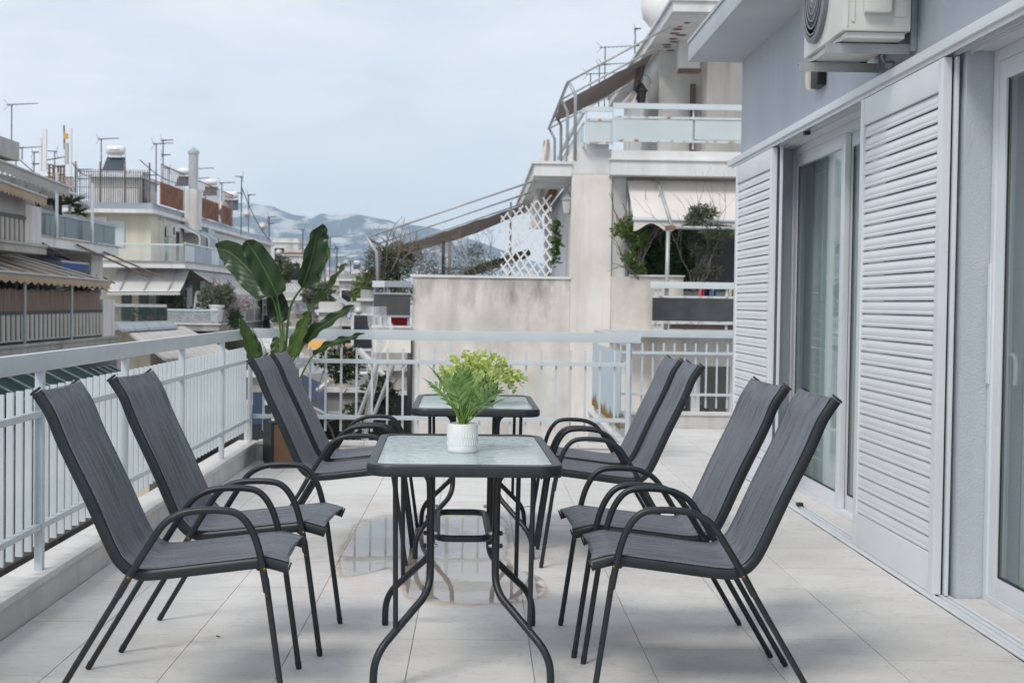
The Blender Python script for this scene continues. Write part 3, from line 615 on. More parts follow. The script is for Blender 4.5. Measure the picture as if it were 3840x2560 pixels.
def rrect(hx, hy, r, n=8):
    pts = []
    for cx, cy, a0 in ((hx - r, hy - r, 0), (-hx + r, hy - r, 90), (-hx + r, -hy + r, 180), (hx - r, -hy + r, 270)):
        for k in range(n + 1):
            a = math.radians(a0 + 90 * k / n); pts.append((cx + r * math.cos(a), cy + r * math.sin(a)))
    return pts
def make_table():
    t = thing('garden_table', 'x', 'table', (0, 0, 0), 0, 'glass topped garden tables')
    hx, hy = .309, .535
    prof = [(.0, .694), (.006, .689), (.020, .687), (.028, .694), (.028, .716), (.024, .723), (.004, .726), (-.003, .722), (-.004, .700)]
    mb = MB(); base = rrect(hx, hy, .085); n = len(base); k = len(prof)
    for d, z in [(p[0], p[1]) for p in prof]:
        ring = rrect(hx - .028 + (d if d > 0 else d), hy - .028 + d, .085 - .028 + max(d, -.02))
        mb.v += [(x, y, z) for x, y in ring]
    for i in range(k):
        i2 = (i + 1) % k
        for j in range(n): mb.f.append((i * n + j, i * n + (j + 1) % n, i2 * n + (j + 1) % n, i2 * n + j))
    mb.build('top_frame', 'chair_metal', t, smooth='auto')
    g = rrect(hx - .0325, hy - .0325, .052); m_ = MB(); m_.slab([(x, y, .7195) for x, y in g], (0, 0, .005)); m_.build('glass_top', 'hammered_glass', t)
    mb = MB()
    for y in (-.3, .3): mb.bx(-.275, .275, y - .012, y + .012, .688, .7135)
    mb.build('under_bar', 'chair_metal', t)
    for sx in (-1, 1):
        for sy in (-1, 1):
            pts = [(.175, .33, .690), (.140, .318, .684), (.113, .308, .655), (.108, .305, .60), (.107, .305, .48), (.106, .307, .36), (.110, .322, .312), (.126, .347, .277), (.152, .368, .248), (.218, .422, .178), (.252, .450, .140), (.272, .463, .100), (.279, .466, .06), (.280, .466, .012)]
            pts = smooth_path([(sx * a, sy * b_, c) for a, b_, c in pts], 3)
            lg = MB().tube(pts, .0125, 12).build('leg', 'chair_metal', t, smooth='auto')
            MB().tube([(sx * .280, sy * .466, .0), (sx * .280, sy * .466, .016)], [.0115, .0138], 12).build('foot_cap', 'black', lg, smooth='auto')
            MB().tube([(sx * .213, sy * .420, .19), (sx * .219, sy * .428, .686)], .0085, 10).build('brace_rod', 'chair_metal', t, smooth='auto')
            for z in (.437, .478):
                MB().lathe([(.0075, sx * .1195), (.0075, sx * .1275), (.004, sx * .1295), (0, sx * .130)], 10, (0, sy * .305, z), 'x').build('bolt', 'black', lg, smooth='auto')
                MB().lathe([(.006, sx * .094), (.006, sx * .088), (.0035, sx * .083), (0, sx * .0825)], 8, (0, sy * .305, z), 'x').build('nut', 'steel', lg, smooth='auto')
    r = rrect(.0865, .295, .05, 5); r3 = [(x, y, .458) for x, y in r]; r3.append(r3[0])
    MB().tube(r3, .0115, 10, up=(0, 0, 1), caps=False).build('support_ring', 'chair_metal', t, smooth=True)
    for x in (-.06, .06): MB().lathe([(.0065, -.318), (.0065, -.3075), (.0035, -.302), (0, -.3015)], 8, (x, .60 + .0, .458), 'y').build('nut', 'steel', t, smooth='auto')
    return t
tb = make_table(); tb.location = (-.045, 4.925, 0); tb.rotation_euler.z = math.radians(1.4)
tb['label'] = 'glass topped garden table standing by the puddle, with the white potted fern'
dup(tb, (-.008, 7.255, 0), math.radians(.5), 'glass topped garden table carrying the dark pot of trailing plant', 'glass topped garden tables')

# ---- white pot with fern
def uvec(a, e): return Vector((math.cos(a) * math.cos(e), math.sin(a) * math.cos(e), math.sin(e)))
ZT = .7197
T = thing('potted_fern', 'bushy green artificial fern in a white ribbed pot on a glass table', 'potted plant', (-.046, 4.845, ZT))
prof = [(.0, 0), (.046, 0), (.050, .004), (.0513, .012), (.0518, .09), (.0515, .097), (.049, .098), (.0475, .094), (.047, .086)]
MB().lathe(prof, 48).build('pot', 'pot_white', T, smooth='auto')
mb = MB()
for rw, z0_, z1_ in ((0, .050, .072), (1, .024, .049)):
    for k in range(34):
        a = 2 * math.pi * (k + .5 * rw) / 34; c, s_ = math.cos(a), math.sin(a); h = z1_ + rnd.uniform(-.003, .003)
        q = .0519
        mb.add([(q * math.cos(a - .055), q * math.sin(a - .055), z0_), (q * math.cos(a + .055), q * math.sin(a + .055), z0_), (q * math.cos(a + .045), q * math.sin(a + .045), h), (q * math.cos(a - .045), q * math.sin(a - .045), h), ((q + .0016) * c, (q + .0016) * s_, z0_ + .003), ((q + .0006) * c, (q + .0006) * s_, h - .002)],
               [(0, 1, 4), (1, 2, 5, 4), (2, 3, 5), (3, 0, 4, 5)])
mb.build('pot_relief', 'pot_white', T)
mb = MB().lathe([(0, .088), (.0472, .088)], 20)
for k in range(90):
    a, rr_ = rnd.uniform(0, 6.28), .046 * math.sqrt(rnd.random()); s_ = rnd.uniform(.0025, .0048)
    mb.lathe([(0, -.5 * s_), (s_, -.1 * s_), (s_ * .8, .6 * s_), (0, .8 * s_)], 6, (rr_ * math.cos(a), rr_ * math.sin(a), .090))
tag(mb.build('pebbles', 'pebble', T, smooth=True), kind='stuff')
def frond(az, el, ln, curl, width, roll=0):
    """pinnate leaf: midrib that bows over, pointed leaflets on both sides"""
    p = Vector((rnd.uniform(-.008, .008), rnd.uniform(-.008, .008), .088)); d = uvec(az, el); st = [p.copy()]; n = 20
    for i in range(n):
        d = (d + Vector((0, 0, -curl / n)) + Vector((math.cos(az), math.sin(az), 0)) * (curl * .5 / n)).normalized(); p = p + d * (ln / n); st.append(p.copy())
    a = MB().tube(st[:12] + st[12::2], [.0026] * 11 + [.0012] * (len(st[:12] + st[12::2]) - 11), 5).build('frond', 'fern_stem', T, smooth=True)
    mb = MB(); i0 = int(n * .42)
    for i in list(range(i0, n, 2)) + [n]:
        q = (i - i0) / (n - i0); base = st[i]; tg = (st[min(i + 1, n)] - st[i - 1]).normalized()
        side = tg.cross(Vector((0, 0, 1)));
        if side.length < .1: side = Vector((1, 0, 0))
        side.normalize(); nr = side.cross(tg); side = (side * math.cos(roll) + nr * math.sin(roll)).normalized(); nr = side.cross(tg)
        wl = width * math.sin(math.pi * (.25 + .6 * q)) * rnd.uniform(.9, 1.1)
        for s_ in ((-1, 1) if i < n else (0,)):
            dr = (tg * (.75 + .5 * q) + side * s_ * 1.0 + nr * .18).normalized() if s_ else tg
            wd = wl * .085 + .0022; cr = dr.cross(nr).normalized()
            m1, m2, tp = base + dr * wl * .35 + nr * .002, base + dr * wl * .72 + nr * .001, base + dr * wl - nr * wl * .10
            mb.add([base + cr * wd * .25, m1 + cr * wd, m2 + cr * wd * .8, tp, m2 - cr * wd * .8, m1 - cr * wd, base - cr * wd * .25, m1 - nr * .0018, m2 - nr * .0015],
                   [(0, 1, 7), (6, 7, 5), (0, 7, 6), (1, 2, 8, 7), (7, 8, 4, 5), (2, 3, 8), (8, 3, 4)])
    mb.build('leaflets', 'fern', a)
rf = random.Random(3)
for k in range(20):
    az = k * 2.399 + rf.uniform(-.3, .3); el = math.radians(rf.choice((44, 52, 60, 66, 72, 80)) + rf.uniform(-5, 5)); up_ = math.sin(el)
    frond(az, el, (.135 + .075 * up_) * rf.uniform(.9, 1.06), .30 + .35 * (1 - up_) + rf.uniform(0, .2), .054 * rf.uniform(.85, 1.1), rf.uniform(-.5, .5))

# ---- dark pot with trailing plant
T = thing('potted_trailing_plant', 'pale lime trailing plant spilling from a dark grey pot on a glass table', 'potted plant', (.012, 7.12, ZT))
MB().lathe([(0, 0), (.070, 0), (.076, .006), (.094, .06), (.0985, .15), (.0985, .166), (.092, .168), (.088, .158)], 36).build('pot', 'pot_grey', T, smooth='auto')
MB().lathe([(0, .155), (.0885, .155)], 20).build('soil', 'soil', T)
stem = MB(); lv = MB()
def disc(mb, c, nrm, r):
    u = nrm.orthogonal().normalized(); v_ = nrm.cross(u); o = len(mb.v); c = Vector(c)
    mb.v.append(tuple(c - nrm * r * .18))
    for k in range(7): a = 2 * math.pi * k / 7; mb.v.append(tuple(c + (u * math.cos(a) + v_ * math.sin(a)) * r * (1 + .12 * math.sin(3 * a))))
    for k in range(7): mb.f.append((o, o + 1 + k, o + 1 + (k + 1) % 7))
for k in range(120):
    az = rnd.uniform(0, 6.283); el = rnd.uniform(.15, 1.5); ln = rnd.uniform(.085, .16) * (1.0 if el < 1 else .75)
    p = Vector((math.cos(az) * .05 * rnd.random(), math.sin(az) * .05 * rnd.random(), .155)); d = uvec(az, el); st = [p.copy()]
    dr = rnd.uniform(.10, .26) if el < 1 else .05
    for i in range(9):
        d = (d + Vector((rnd.uniform(-.1, .1), rnd.uniform(-.1, .1), -dr))).normalized(); q = p + d * ln / 9
        rr_ = math.hypot(q.x, q.y)
        if q.z < .165 and rr_ < .106: f_ = .106 / max(rr_, .01); q.x *= f_; q.y *= f_
        p = q; st.append(p.copy())
        if i > 1:
            for _ in range(2):
                disc(lv, p + Vector((rnd.uniform(-.011, .011), rnd.uniform(-.011, .011), rnd.uniform(-.006, .010))), Vector((rnd.uniform(-1, 1), rnd.uniform(-1, 1), rnd.uniform(.1, 1.2))).normalized(), rnd.uniform(.0065, .0125))
    stem.tube(st, .0011, 4, caps=False)
tag(stem.build('stems', 'trailing_stem', T), kind='stuff'); tag(lv.build('foliage', 'trailing', T), kind='stuff')

# ---- rattan planter with bird-of-paradise plant
m, t_, b = nodes('rattan'); n = t_.nodes.new; l = t_.links.new
g = n('ShaderNodeTexCoord'); wv = n('ShaderNodeTexWave'); wv.bands_direction = 'Z'; wv.inputs['Scale'].default_value = 36; wv.inputs['Distortion'].default_value = 2.5; wv.inputs['Detail'].default_value = 3; wv.inputs['Detail Scale'].default_value = 6; l(g.outputs['Object'], wv.inputs['Vector'])
r = n('ShaderNodeValToRGB'); r.color_ramp.elements[0].color = (.09, .045, .022, 1); r.color_ramp.elements[1].color = (.30, .16, .08, 1); l(wv.outputs['Fac'], r.inputs[0]); l(r.outputs[0], b.inputs['Base Color'])
bp = n('ShaderNodeBump'); bp.inputs['Strength'].default_value = .7; bp.inputs['Distance'].default_value = .006; l(wv.outputs['Fac'], bp.inputs['Height']); l(bp.outputs[0], b.inputs['Normal']); b.inputs['Roughness'].default_value = .7
ang = math.radians(17)
T = thing('bird_of_paradise', 'tall plant with big paddle leaves in a black and rattan box in the railing corner', 'potted plant', (-1.386, 10.61, 0), ang)
hw, hd_, hh = .165, .20, .335
MB().bx(-hw, hw, -hd_, hd_, .0, hh - .03).bx(-hw - .006, -hw - .0005, -hd_, hd_, .02, hh - .004).build('box', 'black', T)
for q in ((-hw - .004, -hw + .014, -hd_ - .008, -hd_ - .0005, 0, hh), (hw - .014, hw + .004, -hd_ - .008, -hd_ - .0005, 0, hh), (-hw + .0145, hw - .0145, -hd_ - .008, -hd_ - .0005, hh - .016, hh), (-hw + .0145, hw - .0145, -hd_ - .008, -hd_ - .0005, 0, .018)):
    MB().bx(*q).build('frame_bar', 'black', T)
MB().bx(-hw + .015, hw - .015, -hd_ - .0055, -hd_ - .0005, .0185, hh - .0165).build('rattan_panel', 'rattan', T)
MB().bx(-hw + .01, hw - .01, -hd_ + .01, hd_ - .01, hh - .0295, hh - .02).build('soil', 'soil', T)
K = 600 / 1568
def px(cx, cy, Y): return WY(800 + cx * K, 820 + cy * K, Y)
root_w = Vector((-1.386, 10.61, 0)); Rz = Matrix.Rotation(-ang, 3, 'Z')
def loc(p): return Rz @ (p - root_w)
def paddle(mid, hwid, fold, twist, material, pet, Y0=10.5, dY=0.0):
    """mid: midrib pixels base->tip; hwid: half width in m; fold: how far the halves close; pet: petiole pixels upward to the base"""
    k = len(mid); pts = [px(x, y, Y0 + dY * i / (k - 1)) for i, (x, y) in enumerate(mid)]; c = smooth_path(pts, 5); n_ = len(c); P = []
    for i in range(n_):
        q = i / (n_ - 1); tg = (c[min(i + 1, n_ - 1)] - c[max(i - 1, 0)]).normalized(); view = (c[i] - CAM).normalized()
        side = tg.cross(view).normalized(); nr = side.cross(tg).normalized()
        sd = side * math.cos(twist) + nr * math.sin(twist); nn = sd.cross(tg).normalized()
        wv_ = hwid * (math.sin(math.pi * min(1, q ** .62 * 1.0)) ** .48 if 0 < q < 1 else 0.02) * (1 - .12 * q)
        row = []
        for j in range(-4, 5):
            a = j / 4; ph = fold * abs(a)
            row.append(loc(c[i] + sd * (a * wv_ * math.cos(fold)) - nn * (abs(a) * wv_ * math.sin(fold)) + nn * .012 * math.sin(q * 23 + j) * abs(a) * (.4 + abs(a))))
        P.append(row)
    lf = MB().grid(P).build('leaf', material, T, smooth=True)
    ps = [loc(px(x, y, yy)) for x, y, yy in pet] + [loc(c[0])]
    MB().tube(smooth_path(ps, 4), [.010] * 0 + [.010 - .005 * i / (len(ps) * 4 - 4) for i in range((len(ps) - 1) * 4 + 1)], 7).build('petiole', 'petiole', T, smooth=True)
R0p = (690, 2010, 10.56)
S = 'strelitzia'; SP = 'strelitzia_pale'
paddle([(560, 745), (430, 590), (250, 400), (120, 310), (38, 300)], .125, .22, .25, S, [(700, 2010, 10.58), (690, 1500, 10.56), (665, 1150, 10.54), (610, 860, 10.52)], 10.52, .25)
paddle([(625, 760), (560, 610), (440, 390), (355, 265), (325, 212)], .100, .10, -.15, S, [(690, 2010, 10.55), (690, 1500, 10.52), (680, 1100, 10.48), (650, 900, 10.45)], 10.42, -.05)
paddle([(668, 1020), (640, 900), (605, 760), (575, 640)], .088, .2, .1, 'dark_strelitzia', [(705, 2010, 10.6), (700, 1500, 10.6), (690, 1200, 10.6)], 10.6, .1)
paddle([(865, 675), (925, 520), (985, 300), (1020, 150), (1095, 62)], .110, .5, -.45, S, [(710, 2010, 10.57), (705, 1450, 10.56), (718, 1150, 10.55), (745, 900, 10.54), (800, 765, 10.53)], 10.52, .05)
paddle([(880, 672), (985, 560), (1075, 360), (1085, 200), (1060, 120)], .062, .2, .5, SP, [(712, 2010, 10.58), (708, 1450, 10.575), (722, 1150, 10.57), (750, 900, 10.56), (808, 765, 10.55)], 10.56, .05)
paddle([(935, 905), (1040, 790), (1160, 640), (1250, 510), (1303, 437)], .036, .5, .9, SP, [(720, 2010, 10.6), (740, 1500, 10.6), (800, 1250, 10.6), (880, 1020, 10.6)], 10.6, .2)
paddle([(900, 1215), (985, 1110), (1130, 1010), (1270, 920), (1378, 845)], .052, .35, .5, S, [(715, 2010, 10.5), (740, 1500, 10.48), (820, 1330, 10.45)], 10.42, -.1)
paddle([(750, 1345), (810, 1230), (870, 1080), (915, 960), (935, 905)], .058, .45, .35, SP, [(705, 2010, 10.46), (715, 1600, 10.44), (730, 1450, 10.42)], 10.4, -.05)
paddle([(800, 1350), (850, 1200), (915, 1050), (960, 945)], .040, .3, .1, S, [(708, 2010, 10.56), (720, 1600, 10.55), (760, 1450, 10.54)], 10.54, .05)
paddle([(985, 1335), (1090, 1260), (1220, 1205), (1360, 1165), (1478, 1120)], .032, .4, .55, S, [(700, 2010, 10.5), (790, 1700, 10.48), (880, 1500, 10.45), (935, 1400, 10.42)], 10.4, -.1)
paddle([(395, 1385), (360, 1270), (310, 1120), (262, 980)], .058, .4, -.4, SP, [(680, 2010, 10.45), (600, 1700, 10.42), (470, 1500, 10.4)], 10.38, -.05)
paddle([(440, 1370), (420, 1260), (370, 1150), (320, 1060)], .042, .2, -.1, S, [(682, 2010, 10.5), (610, 1700, 10.48), (490, 1500, 10.46)], 10.46, .05)
paddle([(640, 1340), (628, 1290), (618, 1220), (622, 1155)], .055, .2, .2, SP, [(690, 2010, 10.65), (660, 1600, 10.66), (645, 1450, 10.68)], 10.7, .03)
paddle([(600, 1480), (590, 1440), (580, 1400), (565, 1330)], .045, .2, .3, SP, [(680, 2010, 10.6), (640, 1700, 10.62)], 10.64, .03)
for a, b_ in (((665, 1960), (672, 1130)), ((700, 1960), (692, 1060)), ((655, 1960), (655, 1120))):
    MB().tube([loc(px(a[0], a[1], 10.55)), loc(px((a[0] + b_[0]) / 2 + 4, (a[1] + b_[1]) / 2, 10.54)), loc(px(b_[0], b_[1], 10.52))], [.012, .010, .004], 7).build('petiole', 'petiole', T, smooth=True)

# ---- puddle, small litter on the floor
pp = [(812, 1205), (850, 1190), (905, 1180), (960, 1178), (1000, 1181), (1060, 1185), (1120, 1182), (1155, 1188), (1168, 1205), (1170, 1250), (1165, 1285), (1200, 1308), (1240, 1325), (1258, 1345), (1252, 1368), (1215, 1383), (1160, 1388), (1120, 1391), (1060, 1390), (1010, 1386), (960, 1378), (930, 1368), (920, 1345), (905, 1318), (880, 1306), (840, 1318), (800, 1325), (778, 1318), (772, 1290), (778, 1262), (795, 1240)]
kk = 3840 / 2352; w_ = [WZ(x * kk, y * kk, .0) for x, y in pp]; w_ = smooth_path(w_ + [w_[0]], 4)[:-1]
w_ = [Vector((p.x + .012 * mnoise.noise((p.x * 9, p.y * 9, 0)), p.y + .04 * mnoise.noise((p.x * 7, p.y * 5, 3)), .0022)) for p in w_]
c_ = sum(w_, Vector()) / len(w_); mb = MB()
nw_ = len(w_); mb.v = [tuple(p) for p in w_] + [tuple(p.lerp(Vector((c_.x, c_.y, p.z)), .22)) for p in w_]
mb.uv = {i_: (0, 1 if i_ < nw_ else 0) for i_ in range(2 * nw_)}; mb.f = [tuple(range(nw_, 2 * nw_))] + [(i_, (i_ + 1) % nw_, (i_ + 1) % nw_ + nw_, i_ + nw_) for i_ in range(nw_)]
# damp, dirty fringe round the water
m, t_, b = nodes('damp_fringe'); n = t_.nodes.new; l = t_.links.new
g = n('ShaderNodeTexCoord'); sp = n('ShaderNodeSeparateXYZ'); l(g.outputs['UV'], sp.inputs[0]); x1 = n('ShaderNodeTexNoise'); x1.inputs['Scale'].default_value = 11; x1.inputs['Detail'].default_value = 7; l(g.outputs['Object'], x1.inputs['Vector'])
iv = n('ShaderNodeMath'); iv.operation = 'SUBTRACT'; l(x1.outputs['Fac'], iv.inputs[0]); l(sp.outputs['Y'], iv.inputs[1])
rr_ = n('ShaderNodeValToRGB'); rr_.color_ramp.elements[0].position = -.0; rr_.color_ramp.elements[1].position = .40; rr_.color_ramp.elements[0].color = (1, 1, 1, 1); rr_.color_ramp.elements[1].color = (.885, .84, .795, 1); l(iv.outputs[0], rr_.inputs[0])
tr = n('ShaderNodeBsdfTransparent'); l(rr_.outputs[0], tr.inputs[0]); l(tr.outputs[0], t_.nodes['Material Output'].inputs['Surface'])
P = [[], []]
for i_ in range(len(w_) + 1):
    p = w_[i_ % len(w_)]; d_ = (p - c_); d_.z = 0; q_ = d_.normalized() * (.06 + .06 * mnoise.noise((p.x * 4, p.y * 4, 8))); q_.y *= 2.2
    P[0].append(Vector((p.x - q_.x * .35, p.y - q_.y * .35, .0014))); P[1].append(Vector((p.x + q_.x, p.y + q_.y, .0014)))
fo = obj('damp_fringe', MB().grid(P).mesh('damp_fringe', 'damp_fringe')); tag(fo, kind='structure')
pud = obj('puddle', mb.mesh('puddle', 'puddle_water', origin=c_)); pud.location = c_; tag(pud, kind='structure')
p0 = WZ(815, 2386); solo(MB().tube([(p0.x, p0.y, .003), (p0.x + .012, p0.y - .012, .003)], .0016, 6).lathe([(.0042, 0), (.0042, .003), (0, .004)], 8, (p0.x - .001, p0.y + .001, .001)), 'screw', 'twig', 'tiny dark screw lying on a pale floor tile', 'screw')
for fx, fy, ln, lb in ((1868, 1683, .05, 'thin dry twig on the floor past the dark-pot table'), (1965, 2900 * 0 + 1901, .045, 'thin dry twig beside the puddle')):
    p0 = WZ(fx * (1 if fx > 1900 else 1.0), fy); solo(MB().tube([(p0.x, p0.y, .004), (p0.x + ln * .6, p0.y + .004, .006), (p0.x + ln, p0.y - .006, .004)], .0022, 5), 'dry_twig', 'twig', lb, 'twig')
# ================================================================== NEIGHBOUR HOUSE (right, beyond the passage), near face at Y = 26
stained('plaster_stained', (.70, .65, .60), (.54, .51, .48), (.20, .19, .17), 1.5, 1.3, .9, .95, .3)
stained('plaster_cream', (.70, .655, .61), (.78, .75, .715), (.48, .445, .41), 1.1, 3.2, .9, .9, .25)
stained('plaster_white', (.70, .69, .68), (.58, .575, .57), (.36, .345, .33), .7, 2.4, .85, .7, .2)
stained('slab_white', (.74, .745, .755), (.64, .645, .655), (.42, .40, .38), .9, 2.8, .8, .55, .15)
stained('plaster_parapet', (.74, .70, .655), (.60, .565, .53), (.28, .26, .24), 1.4, 1.2, .9, .6, .3)
# soot and lichen that has run down from under the parapet cap
t_ = M['plaster_parapet'].node_tree; n = t_.nodes.new; l = t_.links.new; b = t_.nodes['Principled BSDF']; src = b.inputs['Base Color'].links[0].from_socket
g = n('ShaderNodeTexCoord'); sp = n('ShaderNodeSeparateXYZ'); l(g.outputs['Object'], sp.inputs[0]); x1 = n('ShaderNodeTexNoise'); x1.inputs['Scale'].default_value = 1.0; x1.inputs['Detail'].default_value = 9; x1.inputs['Roughness'].default_value = .68
mpp = n('ShaderNodeMapping'); mpp.inputs['Scale'].default_value = (1.5, 1, .55); l(g.outputs['Object'], mpp.inputs[0]); l(mpp.outputs[0], x1.inputs['Vector'])
hh_ = n('ShaderNodeMapRange'); hh_.inputs['From Min'].default_value = 13.0; hh_.inputs['From Max'].default_value = 14.7; hh_.inputs['To Min'].default_value = -.30; hh_.inputs['To Max'].default_value = .10; l(sp.outputs['Z'], hh_.inputs['Value'])
ad = n('ShaderNodeMath'); ad.operation = 'ADD'; l(x1.outputs['Fac'], ad.inputs[0]); l(hh_.outputs[0], ad.inputs[1])
rr_ = n('ShaderNodeValToRGB'); rr_.color_ramp.elements[0].position = .47; rr_.color_ramp.elements[1].position = .72; rr_.color_ramp.elements[0].color = (0, 0, 0, 1); rr_.color_ramp.elements[1].color = (.9, .9, .9, 1); l(ad.outputs[0], rr_.inputs[0])
mm_ = n('ShaderNodeMix'); mm_.data_type = 'RGBA'; mm_.inputs['B'].default_value = (.17, .165, .15, 1); l(rr_.outputs[0], mm_.inputs['Factor']); l(src, mm_.inputs['A']); l(mm_.outputs['Result'], b.inputs['Base Color'])
mat('soffit_grey', (.50, .50, .52), .9, (.42, .42, .43), 1.5, 5)
mat('pale_blue_wall', (.52, .56, .62), .9, (.57, .61, .66), 1, 4)
mat('pipe_grey', (.42, .44, .46), .45, (.36, .37, .38), 6, 4, metal=.3)
mat('awning_taupe', (.22, .185, .165), .9, (.27, .23, .21), 2, 4, stretch=(1, 6, 1))
mat('awning_cream', (.62, .59, .56), .9, (.68, .65, .62), 1.5, 4)
mat('frosted_panel', (.50, .57, .59), .35, (.55, .62, .63), 1.5, 4)
mat('smoked_panel', (.045, .047, .05), .18, (.07, .072, .075), 2.5, 5)
mat('rail_rust', (.55, .60, .62), .6, (.30, .17, .08), 7, 6, lo=.52, hi=.66)
mat('rail_pale', (.60, .66, .69), .5, (.55, .61, .64), 3, 4)
mat('grey_rail', (.30, .33, .36), .5)
mat('weathered_wood', (.30, .26, .23), .9, (.22, .19, .17), 8, 5)
mat('dark_wood', (.035, .028, .024), .85)
mat('lattice_white', (.72, .72, .73), .6)
mat('void_dark', (.012, .013, .014), .9)
mat('door_dark', (.05, .055, .065), .5)
mat('door_brown', (.15, .10, .09), .6)
mat('red_cloth', (.30, .015, .02), .9)
mat('pink_cloth', (.70, .13, .17), .9); mat('navy_cloth', (.02, .02, .06), .9); mat('blue_cloth', (.16, .22, .40), .9); mat('cream_cloth', (.62, .58, .45), .9)
mat('black_cloth', (.010, .010, .012), .95); mat('orange_cloth', (.75, .12, .02), .9)
mat('rust_stain', (.28, .16, .10), .95, (.10, .08, .07), 3, 6)
mat('pvc_dark', (.018, .021, .026), .5)

def boxpx(mb, x0, x1, y0, y1, Y, d):                     # a box whose near face covers these photo pixels at depth Y
    a, b_ = WY(x0, y1, Y), WY(x1, y0, Y); c, e_ = WY(x0, y0, Y), WY(x1, y1, Y)
    X0, X1 = (a.x + c.x) / 2, (b_.x + e_.x) / 2; Z0, Z1 = (a.z + e_.z) / 2, (b_.z + c.z) / 2
    mb.bx(X0, X1, Y, Y + d, Z0, Z1); return X0, X1, Z0, Z1
def B(name, m, parent, x0, x1, y0, y1, Y, d, bev=0):
    mb = MB(); boxpx(mb, x0, x1, y0, y1, Y, d); return mb.build(name, m, parent, world=True, bevel=bev, smooth='auto' if bev else False)
def XZ(x, y, Y): p = WY(x, y, Y); return p.x, p.z
Y0 = 26.0; GZ = -13.0
NB = thing('apartment_block', 'weathered cream apartment block with stained parapet and balconies next door', 'building', (3, 28, GZ))
def nb(name, m, *q, par=None, bev=0): return MB().bx(*q).build(name, m, par or NB, world=True, bevel=bev, smooth='auto' if bev else False)
xl = XZ(1545, 1300, Y0)[0]; xp = XZ(2141, 900, Y0)[0]; zt = XZ(1800, 1042, Y0)[1]
nb('parapet_wall', 'plaster_parapet', xl, xp - .003, Y0, Y0 + .22, GZ, zt)
nb('parapet_cap', 'slab_white', xl - .04, xp - .002, Y0 - .03, Y0 + .26, zt + .001, zt + .045)
nb('side_wall', 'plaster_cream', xl + .002, xl + .25, Y0 + .27, 37.2, GZ, zt - .9)
nb('terrace_slab', 'plaster_white', xl + .26, xp, Y0 + .23, 37.2, zt - 1.25, zt - 1.0)
xq = XZ(2292, 900, Y0)[0]; z_up = XZ(2200, 560, Y0)[1]
nb('pier', 'plaster_cream', xp, xq, Y0 + .001, Y0 + 1.4, GZ, z_up)
B('white_paint_patch', 'slab_white', NB, 2142, 2289, 565, 652, Y0 - .005, .004)
nb('set_back_wall', 'pale_blue_wall', xp + .02, xp + .2, Y0 + 1.41, 37.2, zt - 1.0, XZ(2100, 660, Y0)[1] - .01)
a = XZ(2003, 659, Y0); b_ = XZ(2140, 617, Y0)
nb('canopy_slab', 'slab_white', a[0], xp - .004, Y0 - .02, 37.0, a[1], b_[1]); nb('slab_edge_cap', 'slab_white', a[0] - .04, xp - .004, Y0 - .06, 37.03, b_[1] + .001, b_[1] + .05)
nb('back_wall', 'plaster_white', xp + .21, 9.5, 36.6, 37.0, GZ, z_up)
MB().tube([(XZ(2075, 655, 29)[0], 29, a[1] - .06), (XZ(2075, 655, 29)[0], 33, a[1] - .1)], .09, 8).build('rotten_soffit_patch', 'rust_stain', NB, world=True)
# right half: slab bands
X1e = 8.8
q0 = XZ(2290, 655, Y0 - .4); q1 = XZ(2290, 600, Y0 - .4); q2 = XZ(2290, 562, Y0 - .4)
nb('balcony_slab', 'slab_white', q0[0], X1e, Y0 - .4, Y0 + 6, q0[1], q1[1]); nb('balcony_upstand', 'slab_white', q0[0] + .02, X1e, Y0 - .37, Y0 - .12, q1[1] + .001, q2[1])
nb('slab_lip', 'slab_white', q0[0] - .03, X1e, Y0 - .44, Y0 - .2, q1[1] + .0012, q1[1] + .03)
nb('flank_wall', 'plaster_white', xq + .002, XZ(2346, 900, Y0)[0], Y0 + .05, Y0 + 2.5, XZ(2300, 1042, Y0)[1], q0[1] - .002)
for fx in (2353, 2366): MB().tube([(XZ(fx, 900, Y0)[0], Y0 + .02, XZ(fx, 1040, Y0)[1]), (XZ(fx, 900, Y0)[0], Y0 + .02, q0[1] - .01)], .03, 8).build('downpipe', 'pipe_grey', NB, world=True, smooth=True)
nb('balcony_back_wall', 'plaster_white', xq + .02, X1e, Y0 + 3.2, Y0 + 3.4, -3, q0[1] - .003)
nb('balcony_door', 'door_dark', XZ(2560, 900, 29)[0], XZ(2775, 900, 29)[0], Y0 + 3.1, Y0 + 3.19, XZ(2600, 1090, 29)[1], XZ(2600, 700, 29)[1])
nb('balcony_floor', 'slab_white', xq, X1e, Y0 - .9, Y0 + 3.19, XZ(2600, 1262, 25)[1], XZ(2600, 1240, 25)[1])
nb('balcony_parapet', 'plaster_stained', xq + .002, XZ(2562, 1100, Y0 - .2)[0], Y0 - .2, Y0 + .1, GZ, XZ(2400, 1038, Y0)[1])
nb('parapet_cap', 'slab_white', XZ(2360, 1100, Y0 - .2)[0], XZ(2566, 1100, Y0 - .2)[0], Y0 - .24, Y0 + .02, XZ(2400, 1038, Y0)[1] + .001, XZ(2400, 1031, Y0)[1])
